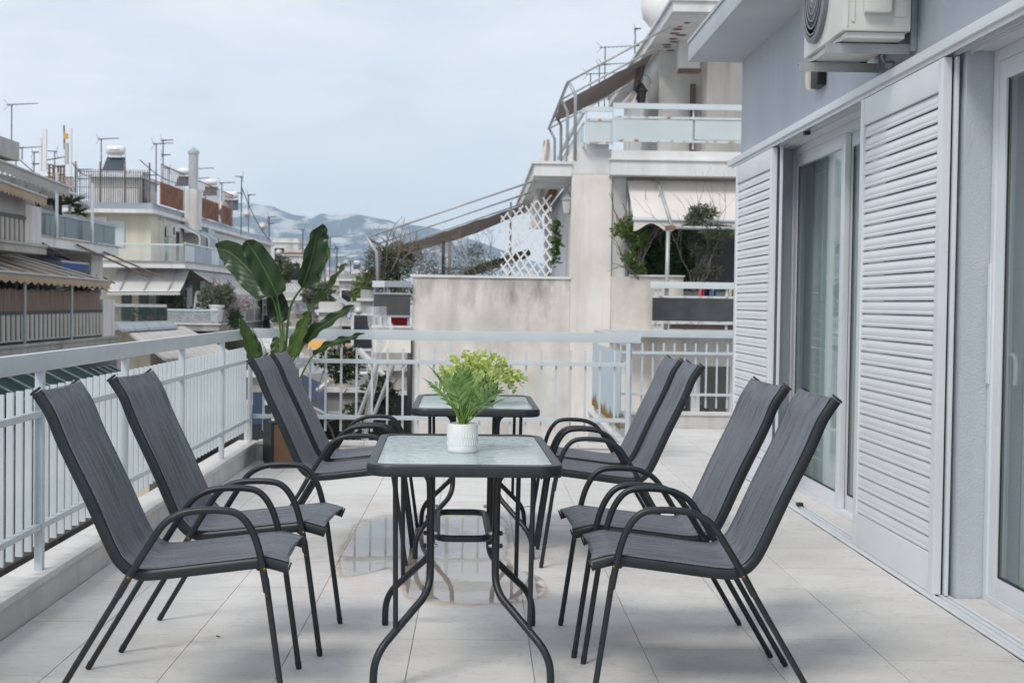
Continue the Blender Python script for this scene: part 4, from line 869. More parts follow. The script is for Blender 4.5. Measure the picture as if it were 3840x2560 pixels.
# lower storey with dark openings
zo1, zo0 = XZ(2600, 1372, Y0)[1], XZ(2600, 1560, Y0)[1]
xa, xb = XZ(2412, 1450, Y0)[0], XZ(2735, 1450, Y0)[0]
nb('lower_wall', 'plaster_white', xa, X1e, Y0 - .03, Y0 + .3, zo1, XZ(2600, 1262, 25)[1] - .01)
nb('lower_wall', 'plaster_white', xb, X1e, Y0 - .03, Y0 + .3, GZ, zo1 - .001); nb('lower_wall', 'plaster_white', xa, xb - .001, Y0 - .03, Y0 + .3, GZ, zo0)
nb('garage_floor', 'plaster_white', xa, xb, Y0 + .3, Y0 + 4, zo0 - .2, zo0 - .03); nb('garage_back', 'void_dark', xa - .3, X1e, Y0 + 4, Y0 + 4.1, GZ, zo1 + .2)
nb('garage_pier', 'slab_white', XZ(2610, 1400, Y0)[0] - .08, XZ(2610, 1400, Y0)[0] + .08, Y0 + .02, Y0 + .2, zo0, zo1)
# lower balcony railing
R = thing('railing', 'balcony railing with smoked glass and flaking white rails below the cream awning', 'railing', (5, 24.9, XZ(2600, 1235, 24.9)[1]))
Yr = 24.9
B('top_rail', 'rail_pale', R, 2440, 2960, 1059, 1084, Yr, .05, .008); B('rail', 'rail_rust', R, 2445, 2960, 1111, 1119, Yr, .04); B('rail', 'rail_rust', R, 2441, 2960, 1206, 1217, Yr, .04)
B('glass_panel', 'smoked_panel', R, 2446, 2960, 1119.5, 1205.5, Yr + .01, .012)
for fx in (2455, 2470, 2720): B('post', 'rail_pale', R, fx, fx + 9, 1084.5, 1236, Yr + .052, .03)
B('planter_box', 'door_brown', R, 2515, 2960, 1218.5, 1236, Yr + .1, .2)
# cream drop awning with scalloped valance
AW = thing('awning', 'cream drop awning with scalloped edge over the balcony with the bushes', 'awning', (5, 25.7, XZ(2600, 860, 25.7)[1]))
tl, tr_ = WY(2352, 676, 26.0), WY(2960, 692, 26.0); bl_, br_ = WY(2376, 822, 25.35), WY(2960, 832, 25.35)
P = []
for i in range(7):
    q = i / 6; row = []
    for j in range(41):
        u = j / 40; p = tl.lerp(tr_, u).lerp(bl_.lerp(br_, u), q); p += Vector((0, -.05 * math.sin(math.pi * q), -.04 * math.sin(math.pi * q) + .012 * math.sin(u * 30) * q)); row.append(p)
    P.append(row)
MB().grid(P).build('canvas', 'awning_cream', AW, world=True, smooth=True)
P = [[], []]
for j in range(121):
    u = j / 120; p = bl_.lerp(br_, u); P[0].append(p + Vector((0, -.01, -.03))); P[1].append(p + Vector((0, -.012, -.14 - .07 * math.cos(u * 2 * math.pi * 4.4))))
MB().grid(P).build('valance', 'awning_cream', AW, world=True)
MB().tube([bl_ + Vector((-.02, -.015, 0)), br_ + Vector((0, -.015, 0))], .035, 8).build('front_bar', 'rail_pale', AW, world=True, smooth=True)
MB().tube([tl + Vector((0, .02, .09)), tr_ + Vector((0, .02, .09))], .07, 8).build('roller', 'awning_taupe', AW, world=True, smooth=True)
MB().tube([WY(2463, 668, 25.9), WY(2518, 846, 25.0)], .028, 8).build('strut', 'pipe_grey', AW, world=True, smooth=True)
MB().tube([WY(2505, 852, 25.0), WY(2960, 862, 25.0)], .035, 8).build('cross_pipe', 'pipe_grey', AW, world=True, smooth=True)
MB().tube([WY(2506, 856, 25.0), WY(2496, 1240, 25.0)], .038, 8).build('pole', 'pipe_grey', AW, world=True, smooth=True)
B('rusty_joint', 'rust_stain', AW, 2497, 2532, 846, 862, 24.96, .1)

# upper balcony: frosted glass railing, wall, roof slab
UR = thing('railing', 'pale balcony railing with frosted glass and rusty rails on the upper floor', 'railing', (3.6, Y0 - .3, q2[1]))
Yu = Y0 - .3
B('top_rail', 'rail_pale', UR, 2300, 2950, 391, 412, Yu, .05); B('top_rail', 'rail_pale', UR, 2197, 2299, 400, 418, Yu + .1, .05)
for x0_, x1_, dy, dY in ((2300, 2950, 0, 0), (2200, 2299, 5, .1)):
    B('rail', 'rail_rust', UR, x0_, x1_, 440 + dy, 449 + dy, Yu + dY, .04); B('rail', 'rail_rust', UR, x0_, x1_, 527 + dy, 536 + dy, Yu + dY, .04)
for x0_, x1_, dy in ((2304, 2598, 0), (2605, 2950, 0), (2203, 2296, 5)): B('glass_panel', 'frosted_panel', UR, x0_, x1_, 449.5 + dy, 526.5 + dy, Yu + .015 + (.1 if dy else 0), .01)
for fx in (2299, 2600, 2198): B('post', 'rail_pale', UR, fx - 3, fx + 3, 412.5 if fx != 2198 else 419, 560, Yu + .051 + (.1 if fx == 2198 else 0), .03)
xs = XZ(2199, 400, Yu)[0]; z_a, z_b = XZ(2199, 418, Yu)[1], XZ(2199, 400, Yu)[1]
MB().bx(xs - .05, xs, Yu + .17, 34.5, z_a, z_b).build('top_rail', 'rail_pale', UR, world=True)
MB().bx(xs - .04, xs - .01, Yu + .17, 34.5, z_a - .19, z_a - .15).bx(xs - .04, xs - .01, Yu + .17, 34.5, z_a - .62, z_a - .58).build('rail', 'rail_rust', UR, world=True)
MB().bx(xs - .03, xs - .02, Yu + .2, 34.4, z_a - .579, z_a - .191).build('glass_panel', 'frosted_panel', UR, world=True)
nb('roof_terrace_slab', 'slab_white', xs - .06, q0[0], Y0 + .02, 35, z_up + .001, z_up + .12)
zr0, zr1 = XZ(2525, 43, Y0 - .5)[1], XZ(2525, 4, Y0 - .5)[1]; xr = XZ(2523, 20, Y0 - .5)[0]
nb('roof_slab', 'slab_white', xr, X1e, Y0 - .5, 38, zr0, zr1); nb('roof_lip', 'slab_white', xr - .05, X1e, Y0 - .55, 38.05, zr1 + .001, zr1 + .05)
xw = XZ(2470, 400, 29.4)[0]
nb('upper_wall', 'plaster_white', xw, X1e, 29.4, 29.7, q2[1] - .3, zr0 - .002); nb('upper_side_wall', 'plaster_white', xw + .001, xw + .25, 29.71, 36.5, q2[1] - .3, zr0 - .002)
nb('upper_wall', 'plaster_cream', XZ(2650, 400, 28.6)[0], X1e, 28.6, 29.39, q2[1] - .3, zr0 - .003)
nb('upper_door', 'door_brown', XZ(2588, 400, 29.36)[0], XZ(2606, 400, 29.36)[0], 29.3, 29.39, q2[1] - .1, XZ(2600, 315, 29.3)[1])
mb = MB()
for k in range(26):
    q = k / 25; p = WY(2560 - 150 * q, 70 + 235 * q, Y0 + .6 + 7.5 * q); p.z = zr0 - .006
    mb.lathe([(0, -.005), (rnd.uniform(.03, .10), -.004), (rnd.uniform(.05, .12), .004), (0, .005)], 7, (p.x + rnd.uniform(-.1, .1), p.y + rnd.uniform(-.1, .1), p.z))
mb.build('spalled_concrete', 'rust_stain', NB, world=True)
def awning_frame(name, label, pipes, zfab, fabric, poles, bar=None):
    t = thing(name, label, 'awning', pipes[0][0], 0)
    for a, b_ in pipes: MB().tube([a, b_], .02, 8).build('pipe', 'pipe_grey', t, world=True, smooth=True)
    for ps in poles: MB().tube(ps, .032, 8).build('pole', 'pipe_grey', t, world=True, smooth=True)
    if bar: MB().tube(bar, .03, 8).build('front_bar', 'pipe_grey', t, world=True, smooth=True)
    for (a0, a1, b0, b1, sag) in fabric:
        P = []
        for i in range(9):
            q = i / 8; row = []
            for j in range(25):
                u = j / 24; p = a0.lerp(a1, u).lerp(b0.lerp(b1, u), q); p.z -= sag * math.sin(math.pi * q) * (.5 + .5 * math.sin(math.pi * u)); p.z += .02 * mnoise.noise((u * 9, q * 3, 1)); row.append(p)
            P.append(row)
        MB().grid(P).build('canvas', 'awning_taupe', t, world=True, smooth=True)
    return t
o1, i1 = WY(1375, 890, 26.1), WY(2010, 676, 26.1)
def sh(p, Y, dz=0): return Vector((p.x, Y, p.z + dz))
poles = [[o1, WY(1412, 945, 26.1), WY(1418, 1120, 26.1)], [sh(o1, 29.0), sh(WY(1412, 945, 26.1), 29.0), sh(WY(1418, 1120, 26.1), 29.0)]]
awning_frame('awning', 'taupe awning half rolled on bare pipes above the terrace with the lattice', [(o1, i1), (sh(o1, 29), sh(i1, 29)), (sh(o1, 32), sh(i1, 32)), (sh(o1, 36), sh(i1, 36))], 0,
             [(sh(o1, 32.1, -.03).lerp(sh(i1, 32.1, -.03), .06), sh(i1, 32.1, -.03), sh(o1, 34.4, -.03).lerp(sh(i1, 34.4, -.03), .06), sh(i1, 34.4, -.03), .22)], poles, [o1, sh(o1, 36)])
o2, i2 = WY(2130, 308, 26.0), WY(2512, 100, 26.0)
pole2 = [WY(2136, 312, 26.0), WY(2158, 357, 26.0), WY(2156, 600, 26.0)]
awning_frame('awning', 'torn brown awning on leaning pipes above the frosted glass balcony', [(o2, i2), (sh(o2, 28.3), sh(i2, 28.3)), (sh(o2, 30.5), sh(i2, 30.5)), (sh(o2, 33.0), sh(i2, 33.0))], 0,
             [(sh(o2, 28.6, -.04), sh(i2, 28.6, -.04), sh(o2, 31.6, -.04), sh(i2, 31.6, -.04), .2)], [pole2, [sh(p, 28.3) for p in pole2], [sh(p, 30.5) for p in pole2], [sh(p, 33.0) for p in pole2]], [o2, sh(o2, 33)])
def cloth(name, m, label, pts, Y, d=.0):
    P = []
    for q in range(7):
        row = []
        for j in range(7):
            a, b_, c, e_ = [Vector((*XZ(*p, Y), 0)) for p in pts]; u, v_ = j / 6, q / 6
            p = a.lerp(b_, u).lerp(e_.lerp(c, u), v_); row.append(Vector((p.x, Y + .07 * math.sin(u * 9 + v_ * 2), p.y)))
        P.append(row)
    return solo(MB().grid(P), name, m, label, 'cloth', smooth=True)
cloth('torn_cloth', 'awning_cream', 'torn beige strip of awning cloth hanging at the outer pole end', [(2040, 525), (2062, 522), (2070, 612), (2022, 612)], 30)
cloth('torn_cloth', 'awning_cream', 'torn cream cloth flap hanging near the lantern on the upper balcony', [(2340, 365), (2395, 330), (2378, 388), (2318, 390)], 29)
cloth('torn_cloth', 'awning_taupe', 'brown cloth bunched under the roof slab beside the wall lantern', [(2385, 265), (2420, 240), (2395, 385), (2372, 350)], 29.2)
cloth('torn_cloth', 'awning_cream', 'white shredded cloth hanging behind the lattice top', [(2015, 700), (2046, 690), (2042, 762), (1998, 760)], 29)
# lattice trellis
LT = thing('trellis', 'white diagonal lattice leaning between two weathered posts', 'trellis', (1.0, 26.5, zt - 1))
for fx in (1914, 2060): B('post', 'weathered_wood', LT, fx - 4, fx + 4, 757, 1046, 26.45, .07)
def top_l(x): return 812 - (x - 1878) * .42
for s0, cs, Yl in ((1.62, range(-420, 330, 46), 26.40), (-1.25, range(0, 560, 46), 26.43)):
    for c in cs:
        seg = [(x, (812 + c if s0 > 0 else 830 + c) + s0 * (x - 1878)) for x in range(1878, 2069, 2)]; seg = [q for q in seg if top_l(q[0]) - 6 < q[1] < 1043]
        if len(seg) > 8: MB().tube([WY(*seg[0], Yl), WY(*seg[-1], Yl)], .021, 4, rz=.008, up=(0, 1, 0)).build('lath', 'lattice_white', LT, world=True)
for fx in (1662, 1686): solo_p = B('post', 'dark_wood' if fx == 1662 else 'weathered_wood', NB, fx - 6, fx + 6, 905, 1048, 28, .1)
B('cupboard', 'plaster_white', NB, 1990, 2032, 765, 855, 31, .3)
B('cupboard_lid', 'soffit_grey', NB, 1986, 2036, 847, 856, 30.95, .35)
# dark timber shed roof behind the lattice
mb = MB(); a_, b__ = WY(1740, 1010, 33), WY(1990, 930, 33); mb.slab([a_, b__, sh(b__, 36), sh(a_, 36)], (0, 0, .15)); mb.build('shed_roof', 'dark_wood', NB, world=True)
# grey little balcony at the corner
GB = thing('corner_balcony', 'small grey balcony with dark mesh panel at the corner of the stained wall', 'balcony', (-1.55, 25.9, XZ(1470, 1225, 25.9)[1]))
B('top_rail', 'grey_rail', GB, 1397, 1543, 1053, 1076, 25.9, .05); B('fresh_paint', 'rail_pale', GB, 1396, 1443, 1052.5, 1076.5, 25.885, .014); B('rail', 'grey_rail', GB, 1400, 1543, 1097, 1104, 25.9, .04); B('mesh_panel', 'smoked_panel', GB, 1402, 1539, 1104.5, 1181.5, 25.92, .012); B('rail', 'grey_rail', GB, 1400, 1541, 1182, 1189, 25.9, .04)
for fx in (1404, 1440, 1452, 1532): B('post', 'grey_rail', GB, fx - 4, fx + 4, 1076.5, 1221, 25.951, .03)
B('floor_slab', 'slab_white', GB, 1392, 1544, 1221.5, 1228, 25.86, 1.3); B('apron', 'plaster_cream', GB, 1398, 1541, 1228.5, 1322, 25.9, .2)
solo((lambda q: (boxpx(q, 1466, 1536, 1190, 1221, 26.2, .05), q)[1])(MB()), 'red_cloth', 'red_cloth', 'dark red cloth hanging behind the small grey corner balcony', 'cloth')
MB().tube([WY(1538, 1276, 25.95), WY(1533, 1680, 25.95)], .05, 8).build('drainpipe', 'pvc_dark', NB, world=True, smooth=True)
# white netting
m, t_, b = nodes('netting'); n = t_.nodes.new; l = t_.links.new
g = n('ShaderNodeTexCoord'); mp_ = n('ShaderNodeMapping'); mp_.inputs['Scale'].default_value = (14, 90, 1); l(g.outputs['UV'], mp_.inputs[0]); fr1 = n('ShaderNodeVectorMath'); fr1.operation = 'FRACTION'; l(mp_.outputs[0], fr1.inputs[0])
sp = n('ShaderNodeSeparateXYZ'); l(fr1.outputs[0], sp.inputs[0]); mn = n('ShaderNodeMath'); mn.operation = 'MINIMUM'; l(sp.outputs[0], mn.inputs[0]); l(sp.outputs[1], mn.inputs[1])
lt = n('ShaderNodeMath'); lt.operation = 'LESS_THAN'; lt.inputs[1].default_value = .28; l(mn.outputs[0], lt.inputs[0]); l(lt.outputs[0], b.inputs['Alpha']); b.inputs['Base Color'].default_value = (.72, .73, .74, 1)
P = []
for i in range(15):
    q = i / 14; cx = 1412 - 22 * q + 12 * math.sin(q * 5) - 25 * max(0, q - .55); w_n = (28 * (1 - q) ** .5 if q < .35 else 12) + 10 * (q < .2); y_ = 1150 + 500 * q
    P.append([WY(cx + w_n * (j / 6 * 2 - 1) * (1.7 if .1 < q < .3 and j > 3 else 1), y_, 22 + .12 * math.sin(j * 1.3 + q * 6)) for j in range(7)])
solo(MB().grid(P), 'safety_net', 'netting', 'white garden netting hanging in a twisted strip beside the corner balcony', 'net', smooth=True)

# ---- plants next door
def leaves(mb, c, rad, n_, size, r_=rnd, flat=.0, asp=.45, shell=.55):
    c = Vector(c)
    for _ in range(n_):
        while True:
            d = Vector((r_.uniform(-1, 1), r_.uniform(-1, 1), r_.uniform(-1, 1)))
            if .05 < d.length < 1: break
        d = d.normalized() * (shell + (1 - shell) * r_.random()) if r_.random() < .75 else d
        p = c + Vector((d.x * rad[0], d.y * rad[1], d.z * rad[2])); p += Vector((mnoise.noise(p * 1.3), mnoise.noise(p * 1.3 + Vector((9, 0, 0))), mnoise.noise(p * 1.3 + Vector((0, 9, 0))))) * rad[0] * .35
        u = Vector((r_.uniform(-1, 1), r_.uniform(-1, 1), r_.uniform(-.8, .8))).normalized(); v_ = u.orthogonal().normalized(); v_.rotate(Matrix.Rotation(r_.uniform(0, 6.28), 3, u))
        s_ = size * r_.uniform(.6, 1.3); o = len(mb.v); nn = u.cross(v_)
        mb.v += [tuple(p), tuple(p + u * s_ * .5 + v_ * s_ * asp * .5 + nn * s_ * .06), tuple(p + u * s_), tuple(p + u * s_ * .5 - v_ * s_ * asp * .5 + nn * s_ * .06)]; mb.f.append((o, o + 1, o + 2, o + 3))
def twigs(mb, p, d, ln, r_, depth, rn=rnd, spread=.7, kids=3):
    q = [Vector(p)]; dd = Vector(d).normalized()
    for i in range(3):
        dd = (dd + Vector((rn.uniform(-1, 1), rn.uniform(-1, 1), rn.uniform(-1, 1))) * .28).normalized(); q.append(q[-1] + dd * ln / 3)
    mb.tube(q, [r_, r_ * .85, r_ * .7, r_ * .55], 5, caps=False); tips = [q[-1]]
    if depth:
        for _ in range(kids):
            e_ = (dd + Vector((rn.uniform(-1, 1), rn.uniform(-1, 1), rn.uniform(-.6, 1))) * spread).normalized(); tips += twigs(mb, q[rn.choice((2, 3))], e_, ln * rn.uniform(.55, .85), r_ * .55, depth - 1, rn, spread, kids)
    return tips
def shrub(name, label, base, spots_, n_, size, m, cat='bush', trunk=True, asp=.45, group=None, spread=.6, r_=.03):
    t = thing(name, label, cat, base, 0, group); tw = MB(); rn = random.Random(len(label) * 7 + int(base[0] * 10))
    for c, rad in spots_:
        d = Vector(c) - Vector(base)
        if trunk: twigs(tw, Vector(base), d, d.length * .85, r_, 2, rn, spread)
    if trunk: tag(tw.build('branches', 'branch', t, world=True), kind='stuff')
    lf = MB(); tot = sum(r2[0] * r2[2] for _, r2 in spots_)
    for c, rad in spots_: leaves(lf, c, rad, int(n_ * rad[0] * rad[2] / tot), size, rn, asp=asp)
    tag(lf.build('foliage', m, t, world=True), kind='stuff'); return t
def pr(x, y, Y): return WY(x, y, Y)
shrub('ficus_bush', 'dense dark green ficus on the balcony under the cream awning', pr(2480, 1090, 26.6), [(pr(2500, 905, 26.7), (.5, .35, .55)), (pr(2465, 975, 26.5), (.5, .35, .34)), (pr(2430, 930, 26.6), (.36, .3, .42)), (pr(2550, 990, 26.8), (.3, .25, .36))], 9000, .085, 'ficus')
shrub('citrus_bush', 'light green leafy shrub growing out past the white flank wall', pr(2400, 1070, 25.9), [(pr(2365, 850, 25.8), (.24, .2, .22)), (pr(2330, 860, 25.7), (.16, .15, .13)), (pr(2400, 880, 25.8), (.2, .2, .3)), (pr(2360, 965, 25.7), (.16, .15, .14)), (pr(2390, 1000, 25.8), (.2, .15, .16))], 1100, .085, 'ficus_pale')
shrub('olive_tree', 'thin grey green olive tree in front of the dark balcony door', pr(2600, 1100, 25.7), [(pr(2640, 800, 25.05), (.26, .12, .13)), (pr(2605, 825, 25.05), (.16, .12, .12)), (pr(2690, 862, 25.05), (.3, .12, .12)), (pr(2650, 920, 25.7), (.36, .25, .24)), (pr(2660, 1010, 25.6), (.28, .2, .14))], 4200, .085, 'olive', 'tree', asp=.28, spread=.5, r_=.010)
shrub('oleander', 'grey green oleander leaning over the small grey corner balcony', pr(1470, 1150, 27.2), [(pr(1440, 1000, 27.2), (.32, .3, .35)), (pr(1500, 985, 27.3), (.35, .3, .38)), (pr(1420, 1050, 27), (.25, .25, .2)), (pr(1490, 1100, 27.2), (.4, .3, .2)), (pr(1550, 960, 27.4), (.2, .2, .2))], 3000, .13, 'oleander', asp=.16)
rn = random.Random(5)
t = thing('bare_climber', 'leafless tangled climber sprawling along the stained parapet', 'climber', pr(1700, 1046, 26.6)); tw = MB()
for fx in range(1560, 1890, 26):
    twigs(tw, pr(fx, 1048, 26.6), (rn.uniform(-1, 1), rn.uniform(-.3, .3), .8), rn.uniform(.32, .6), .011, 3, rn, 1.0, 3)
for fx, fy in ((1470, 950), (1520, 920), (1570, 960), (1450, 930)): twigs(tw, pr(fx, fy + 60, 26.9), (rn.uniform(-1, .6), 0, .6), .4, .009, 3, rn, 1.0, 3)
tag(tw.build('branches', 'branch', t, world=True), kind='stuff')
lf = MB()
for k in range(14): leaves(lf, pr(1560 + 24 * k, 1022 + rn.uniform(-35, 10), 26.7), (.3, .2, .14), 75, .07, rn, asp=.3)
leaves(lf, pr(1788, 945, 26.8), (.17, .15, .15), 170, .08, rn, asp=.25)
tag(lf.build('dry_leaves', 'olive', t, world=True), kind='stuff')
t = thing('ivy', 'string of green ivy leaves hanging on the pale wall beside the lattice', 'ivy', pr(2085, 1000, 26.9)); lf = MB()
for k in range(16): leaves(lf, pr(2086 + 9 * math.sin(k * 1.7), 835 + k * 10, 26.9), (.07, .06, .06), 7, .11, rn, asp=.8)
lf.build('foliage', 'ficus_pale', t, world=True)
def lantern(label, x, y, Y, s_, m='plaster_white'):
    t = thing('wall_lantern', label, 'lantern', WY(x, y, Y)); c = WY(x, y, Y)
    MB().lathe([(.02 * s_, -.2 * s_), (.07 * s_, -.15 * s_), (.11 * s_, .12 * s_)], 6, c).build('glass_body', m, t, world=True)
    MB().lathe([(.14 * s_, .12 * s_), (.10 * s_, .18 * s_), (.03 * s_, .28 * s_), (0, .3 * s_)], 6, c).build('hood', 'pvc_dark' if m != 'plaster_white' else 'grey_rail', t, world=True)
    MB().tube(smooth_path([c + Vector((0, 0, .29 * s_)), c + Vector((.02, 0, .42 * s_)), c + Vector((.12, .05, .44 * s_)), c + Vector((.2, .1, .3 * s_))], 3), .012 * s_, 5).build('arm', 'grey_rail', t, world=True)
lantern('white wall lantern on the pale blue wall beside the ivy', 2127, 772, 26.3, .9)
lantern('black wall lantern hanging beside the torn cloth on the upper balcony', 2405, 365, 29, 1.0, 'pvc_dark')
t = thing('air_conditioner', 'old white air conditioner high on the upper balcony wall', 'air conditioner', WY(2585, 262, 28.3))
B('casing', 'plaster_white', t, 2546, 2626, 152, 258, 28.3, .3, .02); B('bracket', 'rust_stain', t, 2548, 2630, 259, 268, 28.28, .32)
for k, (mm, fx, nm) in enumerate((('pink_cloth', 2622, 'pink towel drying behind the smoked glass railing'), ('navy_cloth', 2642, 'navy garment drying behind the smoked glass railing'), ('blue_cloth', 2668, 'blue grey garment drying behind the smoked glass railing'), ('cream_cloth', 2735, 'pale yellow cloth drying behind the smoked glass railing'))):
    cloth('drying_cloth', mm, nm, [(fx, 1068), (fx + 17, 1068), (fx + 17, 1118), (fx, 1118)], 25.3)
B('drying_rack_bar', 'rail_pale', NB, 2600, 2770, 1062, 1065, 25.35, .02)
t = thing('weed', 'tuft of green weed growing from the white wall below the balcony', 'weed', WY(2468, 1300, 25.9)); lf = MB()
for k in range(9): leaves(lf, WY(2474 - k * 2, 1262 + k * 7, 25.9), (.05, .04, .05), 14, .09, rn, asp=.6)
lf.build('foliage', 'ficus_pale', t, world=True)
# ================================================================== ACROSS THE STREET AND THE TOWN BEHIND
stained('old_concrete', (.46, .44, .41), (.36, .34, .32), (.10, .10, .09), 1.1, 1.8, .9, .7, .3)
stained('yellow_render', (.60, .56, .45), (.66, .63, .53), (.38, .34, .27), .4, 1.2, .9, .6, .15)
stained('grey_render', (.40, .41, .42), (.48, .48, .48), (.22, .21, .20), .5, 1.4, .9, .7, .2)
stained('old_bars', (.50, .49, .46), (.42, .41, .38), (.14, .08, .05), 1.0, 3, .8, .8, .2)
stained('dirty_shaded_wall', (.22, .21, .20), (.30, .29, .27), (.08, .075, .07), .5, 1.2, .9, .6, .2)  # dirt, plus the deep shade under the awnings painted into the colour
mat('bamboo', (.27, .19, .15), .9, (.16, .115, .095), 1, 4, stretch=(1, 9, .6))
mat('awning_tan', (.37, .27, .18), .9, (.42, .32, .22), 1, 4)
mat('awning_grey', (.36, .34, .33), .9, (.42, .40, .39), 1, 4)
mat('awning_white', (.58, .575, .565), .85, (.46, .455, .45), .9, 4, stretch=(1, 1, 1))
mat('awning_blue', (.02, .07, .28), .85, (.03, .10, .34), 1, 3)
mat('awning_green', (.006, .040, .034), .85, (.009, .055, .045), 1, 3)
mat('awning_orange', (.62, .36, .10), .85, (.55, .30, .09), 1, 3)
mat('green_corrugated', (.12, .22, .20), .5, (.16, .27, .24), 2, 4)
mat('door_blue', (.02, .045, .10), .6, (.03, .06, .13), 1, 3)
mat('sheet_metal', (.33, .38, .45), .4, (.27, .31, .36), .8, 5, metal=.3)
mat('green_glass', (.03, .06, .06), .2, (.05, .085, .08), 1, 4)
mat('green_iron', (.02, .055, .05), .6)
mat('rust_sheet', (.23, .085, .05), .9, (.32, .13, .08), .7, 6)
mat('rust_iron', (.16, .075, .045), .9, (.30, .22, .18), 3, 4)
mat('iron', (.09, .09, .095), .7)
mat('pane_dark', (.02, .024, .03), .12)
mat('pane_blue', (.16, .24, .33), .2)
mat('roof_grey', (.46, .46, .46), .95, (.38, .37, .37), .5, 4)
mat('terracotta', (.30, .14, .09), .9)
mat('dish_white', (.68, .68, .67), .5, (.60, .60, .58), 1, 3)
mat('panel_blue', (.05, .065, .09), .25)
mat('tank_white', (.72, .72, .73), .35)
stained('town_white', (.62, .62, .62), (.50, .49, .48), (.28, .27, .26), .3, 1.2, .9, .7, .2); stained('town_cream', (.55, .50, .43), (.46, .42, .37), (.26, .23, .2), .3, 1.2, .9, .7, .2); stained('town_grey', (.40, .41, .42), (.30, .30, .30), (.16, .155, .15), .3, 1.2, .9, .7, .2)
mat('asphalt', (.05, .05, .052), .95, (.075, .075, .075), .5, 4)
mat('town_ground', (.34, .33, .31), .95, (.44, .43, .41), .02, 6)

ground = obj('ground', MB().bx(-9000, 9000, -400, 12000, GZ - 1, GZ - .02).mesh('ground', 'town_ground')); tag(ground, kind='structure')
street = obj('street', MB().bx(-12.4, -3.2, -40, 260, GZ - .015, GZ + .0).mesh('street', 'asphalt')); tag(street, kind='structure')
for x0_, x1_ in ((-14.6, -12.4), (-3.2, -1.9)):
    tag(obj('pavement', MB().bx(x0_, x1_, -40, 260, GZ - .01, GZ + .13).mesh('pavement', 'roof_grey')), kind='structure')
# our own building below the terrace
solo(MB().bx(-1.79, 6.2, 2.0, 10.98, GZ, -.33).bx(1.15, 6.2, 10.981, 14.27, GZ, -.331), 'own_block', 'grey_render', 'lower storeys of the house that carries the tiled terrace', 'building')

def bars(t, n_, f, m, name='bar'):                        # n_ equal bars as parts sharing one mesh
    me = None
    for i in range(n_):
        p, size = f(i)
        if me is None: me = MB().bx(-size[0] / 2, size[0] / 2, -size[1] / 2, size[1] / 2, 0, size[2]).mesh(name, m)
        o = obj(name, me, t); o.location = Vector(p) - Vector(t.location)
def canvas(t, a, b_, c, d, m, name='canvas', sag=.05, scallop=0, along=24):
    P = []
    for i in range(6):
        q = i / 5; P.append([a.lerp(b_, j / along).lerp(d.lerp(c, j / along), q) - Vector((0, 0, sag * math.sin(math.pi * q))) for j in range(along + 1)])
    MB().grid(P).build(name, m, t, world=True, smooth=True)
    if scallop:
        k = max(along * 4, 60); P = [[d.lerp(c, j / k) for j in range(k + 1)], [d.lerp(c, j / k) - Vector((0, 0, scallop * (.85 + .15 * math.cos(j * 1.57)))) for j in range(k + 1)]]
        MB().grid(P).build('valance', m, t, world=True)
def awn(label, a, b_, c, d, m, scallop=.25, sag=.06, arms=3, group=None):
    t = thing('awning', label, 'awning', (a + b_ + c + d) / 4, 0, group); canvas(t, a, b_, c, d, m, sag=sag, scallop=scallop)
    for k in range(arms):
        u = (k + .5) / arms; MB().tube([a.lerp(b_, u) + Vector((0, 0, .04)), d.lerp(c, u) + Vector((0, 0, .03))], .03, 6).build('arm', 'pipe_grey', t, world=True)
    MB().tube([d, c], .04, 6).build('front_bar', 'pipe_grey', t, world=True); return t

# ---- building A: concrete balconies facing the street, X = -13
XA = -13.0
A_ = thing('apartment_building', 'old concrete apartment building with rusty barred balcony and bamboo screen', 'building', (-16, 43, GZ))
def ab(name, m, *q, par=None): return MB().bx(*q).build(name, m, par or A_, world=True)
ab('wall', 'dirty_shaded_wall', -22, -14.8, 24, 50.9, GZ, 5.0)
for k, (z, ye) in enumerate(((-.15, 51.2), (2.73, 42.7), (-3.05, 51.2), (-5.95, 51.2))):
    ab('balcony_slab', 'old_concrete', -14.79, XA + .15, 24, ye, z - .27, z); ab('slab_lip', 'old_concrete', XA + .151, XA + .2, 24, ye, z - .06, z + .02)
for k in range(8): ab('door', 'void_dark', -14.79, -14.7, 33 + k * 2.2, 34.6 + k * 2.2, -.14, 2.1)  # black door panels, multiplied to stand in for deep shade under the awnings
for k in range(4): ab('door', 'void_dark', -14.79, -14.7, 33 + k * 2.6, 34.8 + k * 2.6, 2.74, 4.7)
for k in range(8): ab('door', 'void_dark', -14.79, -14.7, 33 + k * 2.2, 34.9 + k * 2.2, -3.04, -.8)
ab('end_pillar', 'plaster_white', XA - .25, XA + .05, 49.5, 51.1, -.148, 1.15); ab('end_pillar', 'plaster_white', XA - .25, XA + .05, 41.0, 42.5, 2.731, 3.85)
ab('end_wall', 'grey_render', -14.8, XA + .1, 51.21, 51.4, GZ, -.16)
ab('roof_slab', 'old_concrete', -22, -13.6, 24, 42.5, 5.2, 5.45); ab('roof_parapet', 'grey_render', -13.9, -13.6, 24, 42.5, 5.451, 5.75)
RL = thing('railing', 'rusty flat bar railing below the bamboo screen', 'railing', (XA, 43, -.12))
bars(RL, 31, lambda i: ((XA + .02, 36.7 + i * .42, -.02), (.02, .31, .72)), 'old_bars')
MB().bx(XA - .01, XA + .05, 36.4, 49.45, .701, .80).build('top_rail', 'black', RL, world=True); MB().bx(XA - .005, XA + .045, 36.4, 49.45, -.06, -.021).build('rail', 'old_bars', RL, world=True)
SC = thing('bamboo_screen', 'faded split bamboo screen tied above the rusty bar railing', 'screen', (XA, 43, .8))
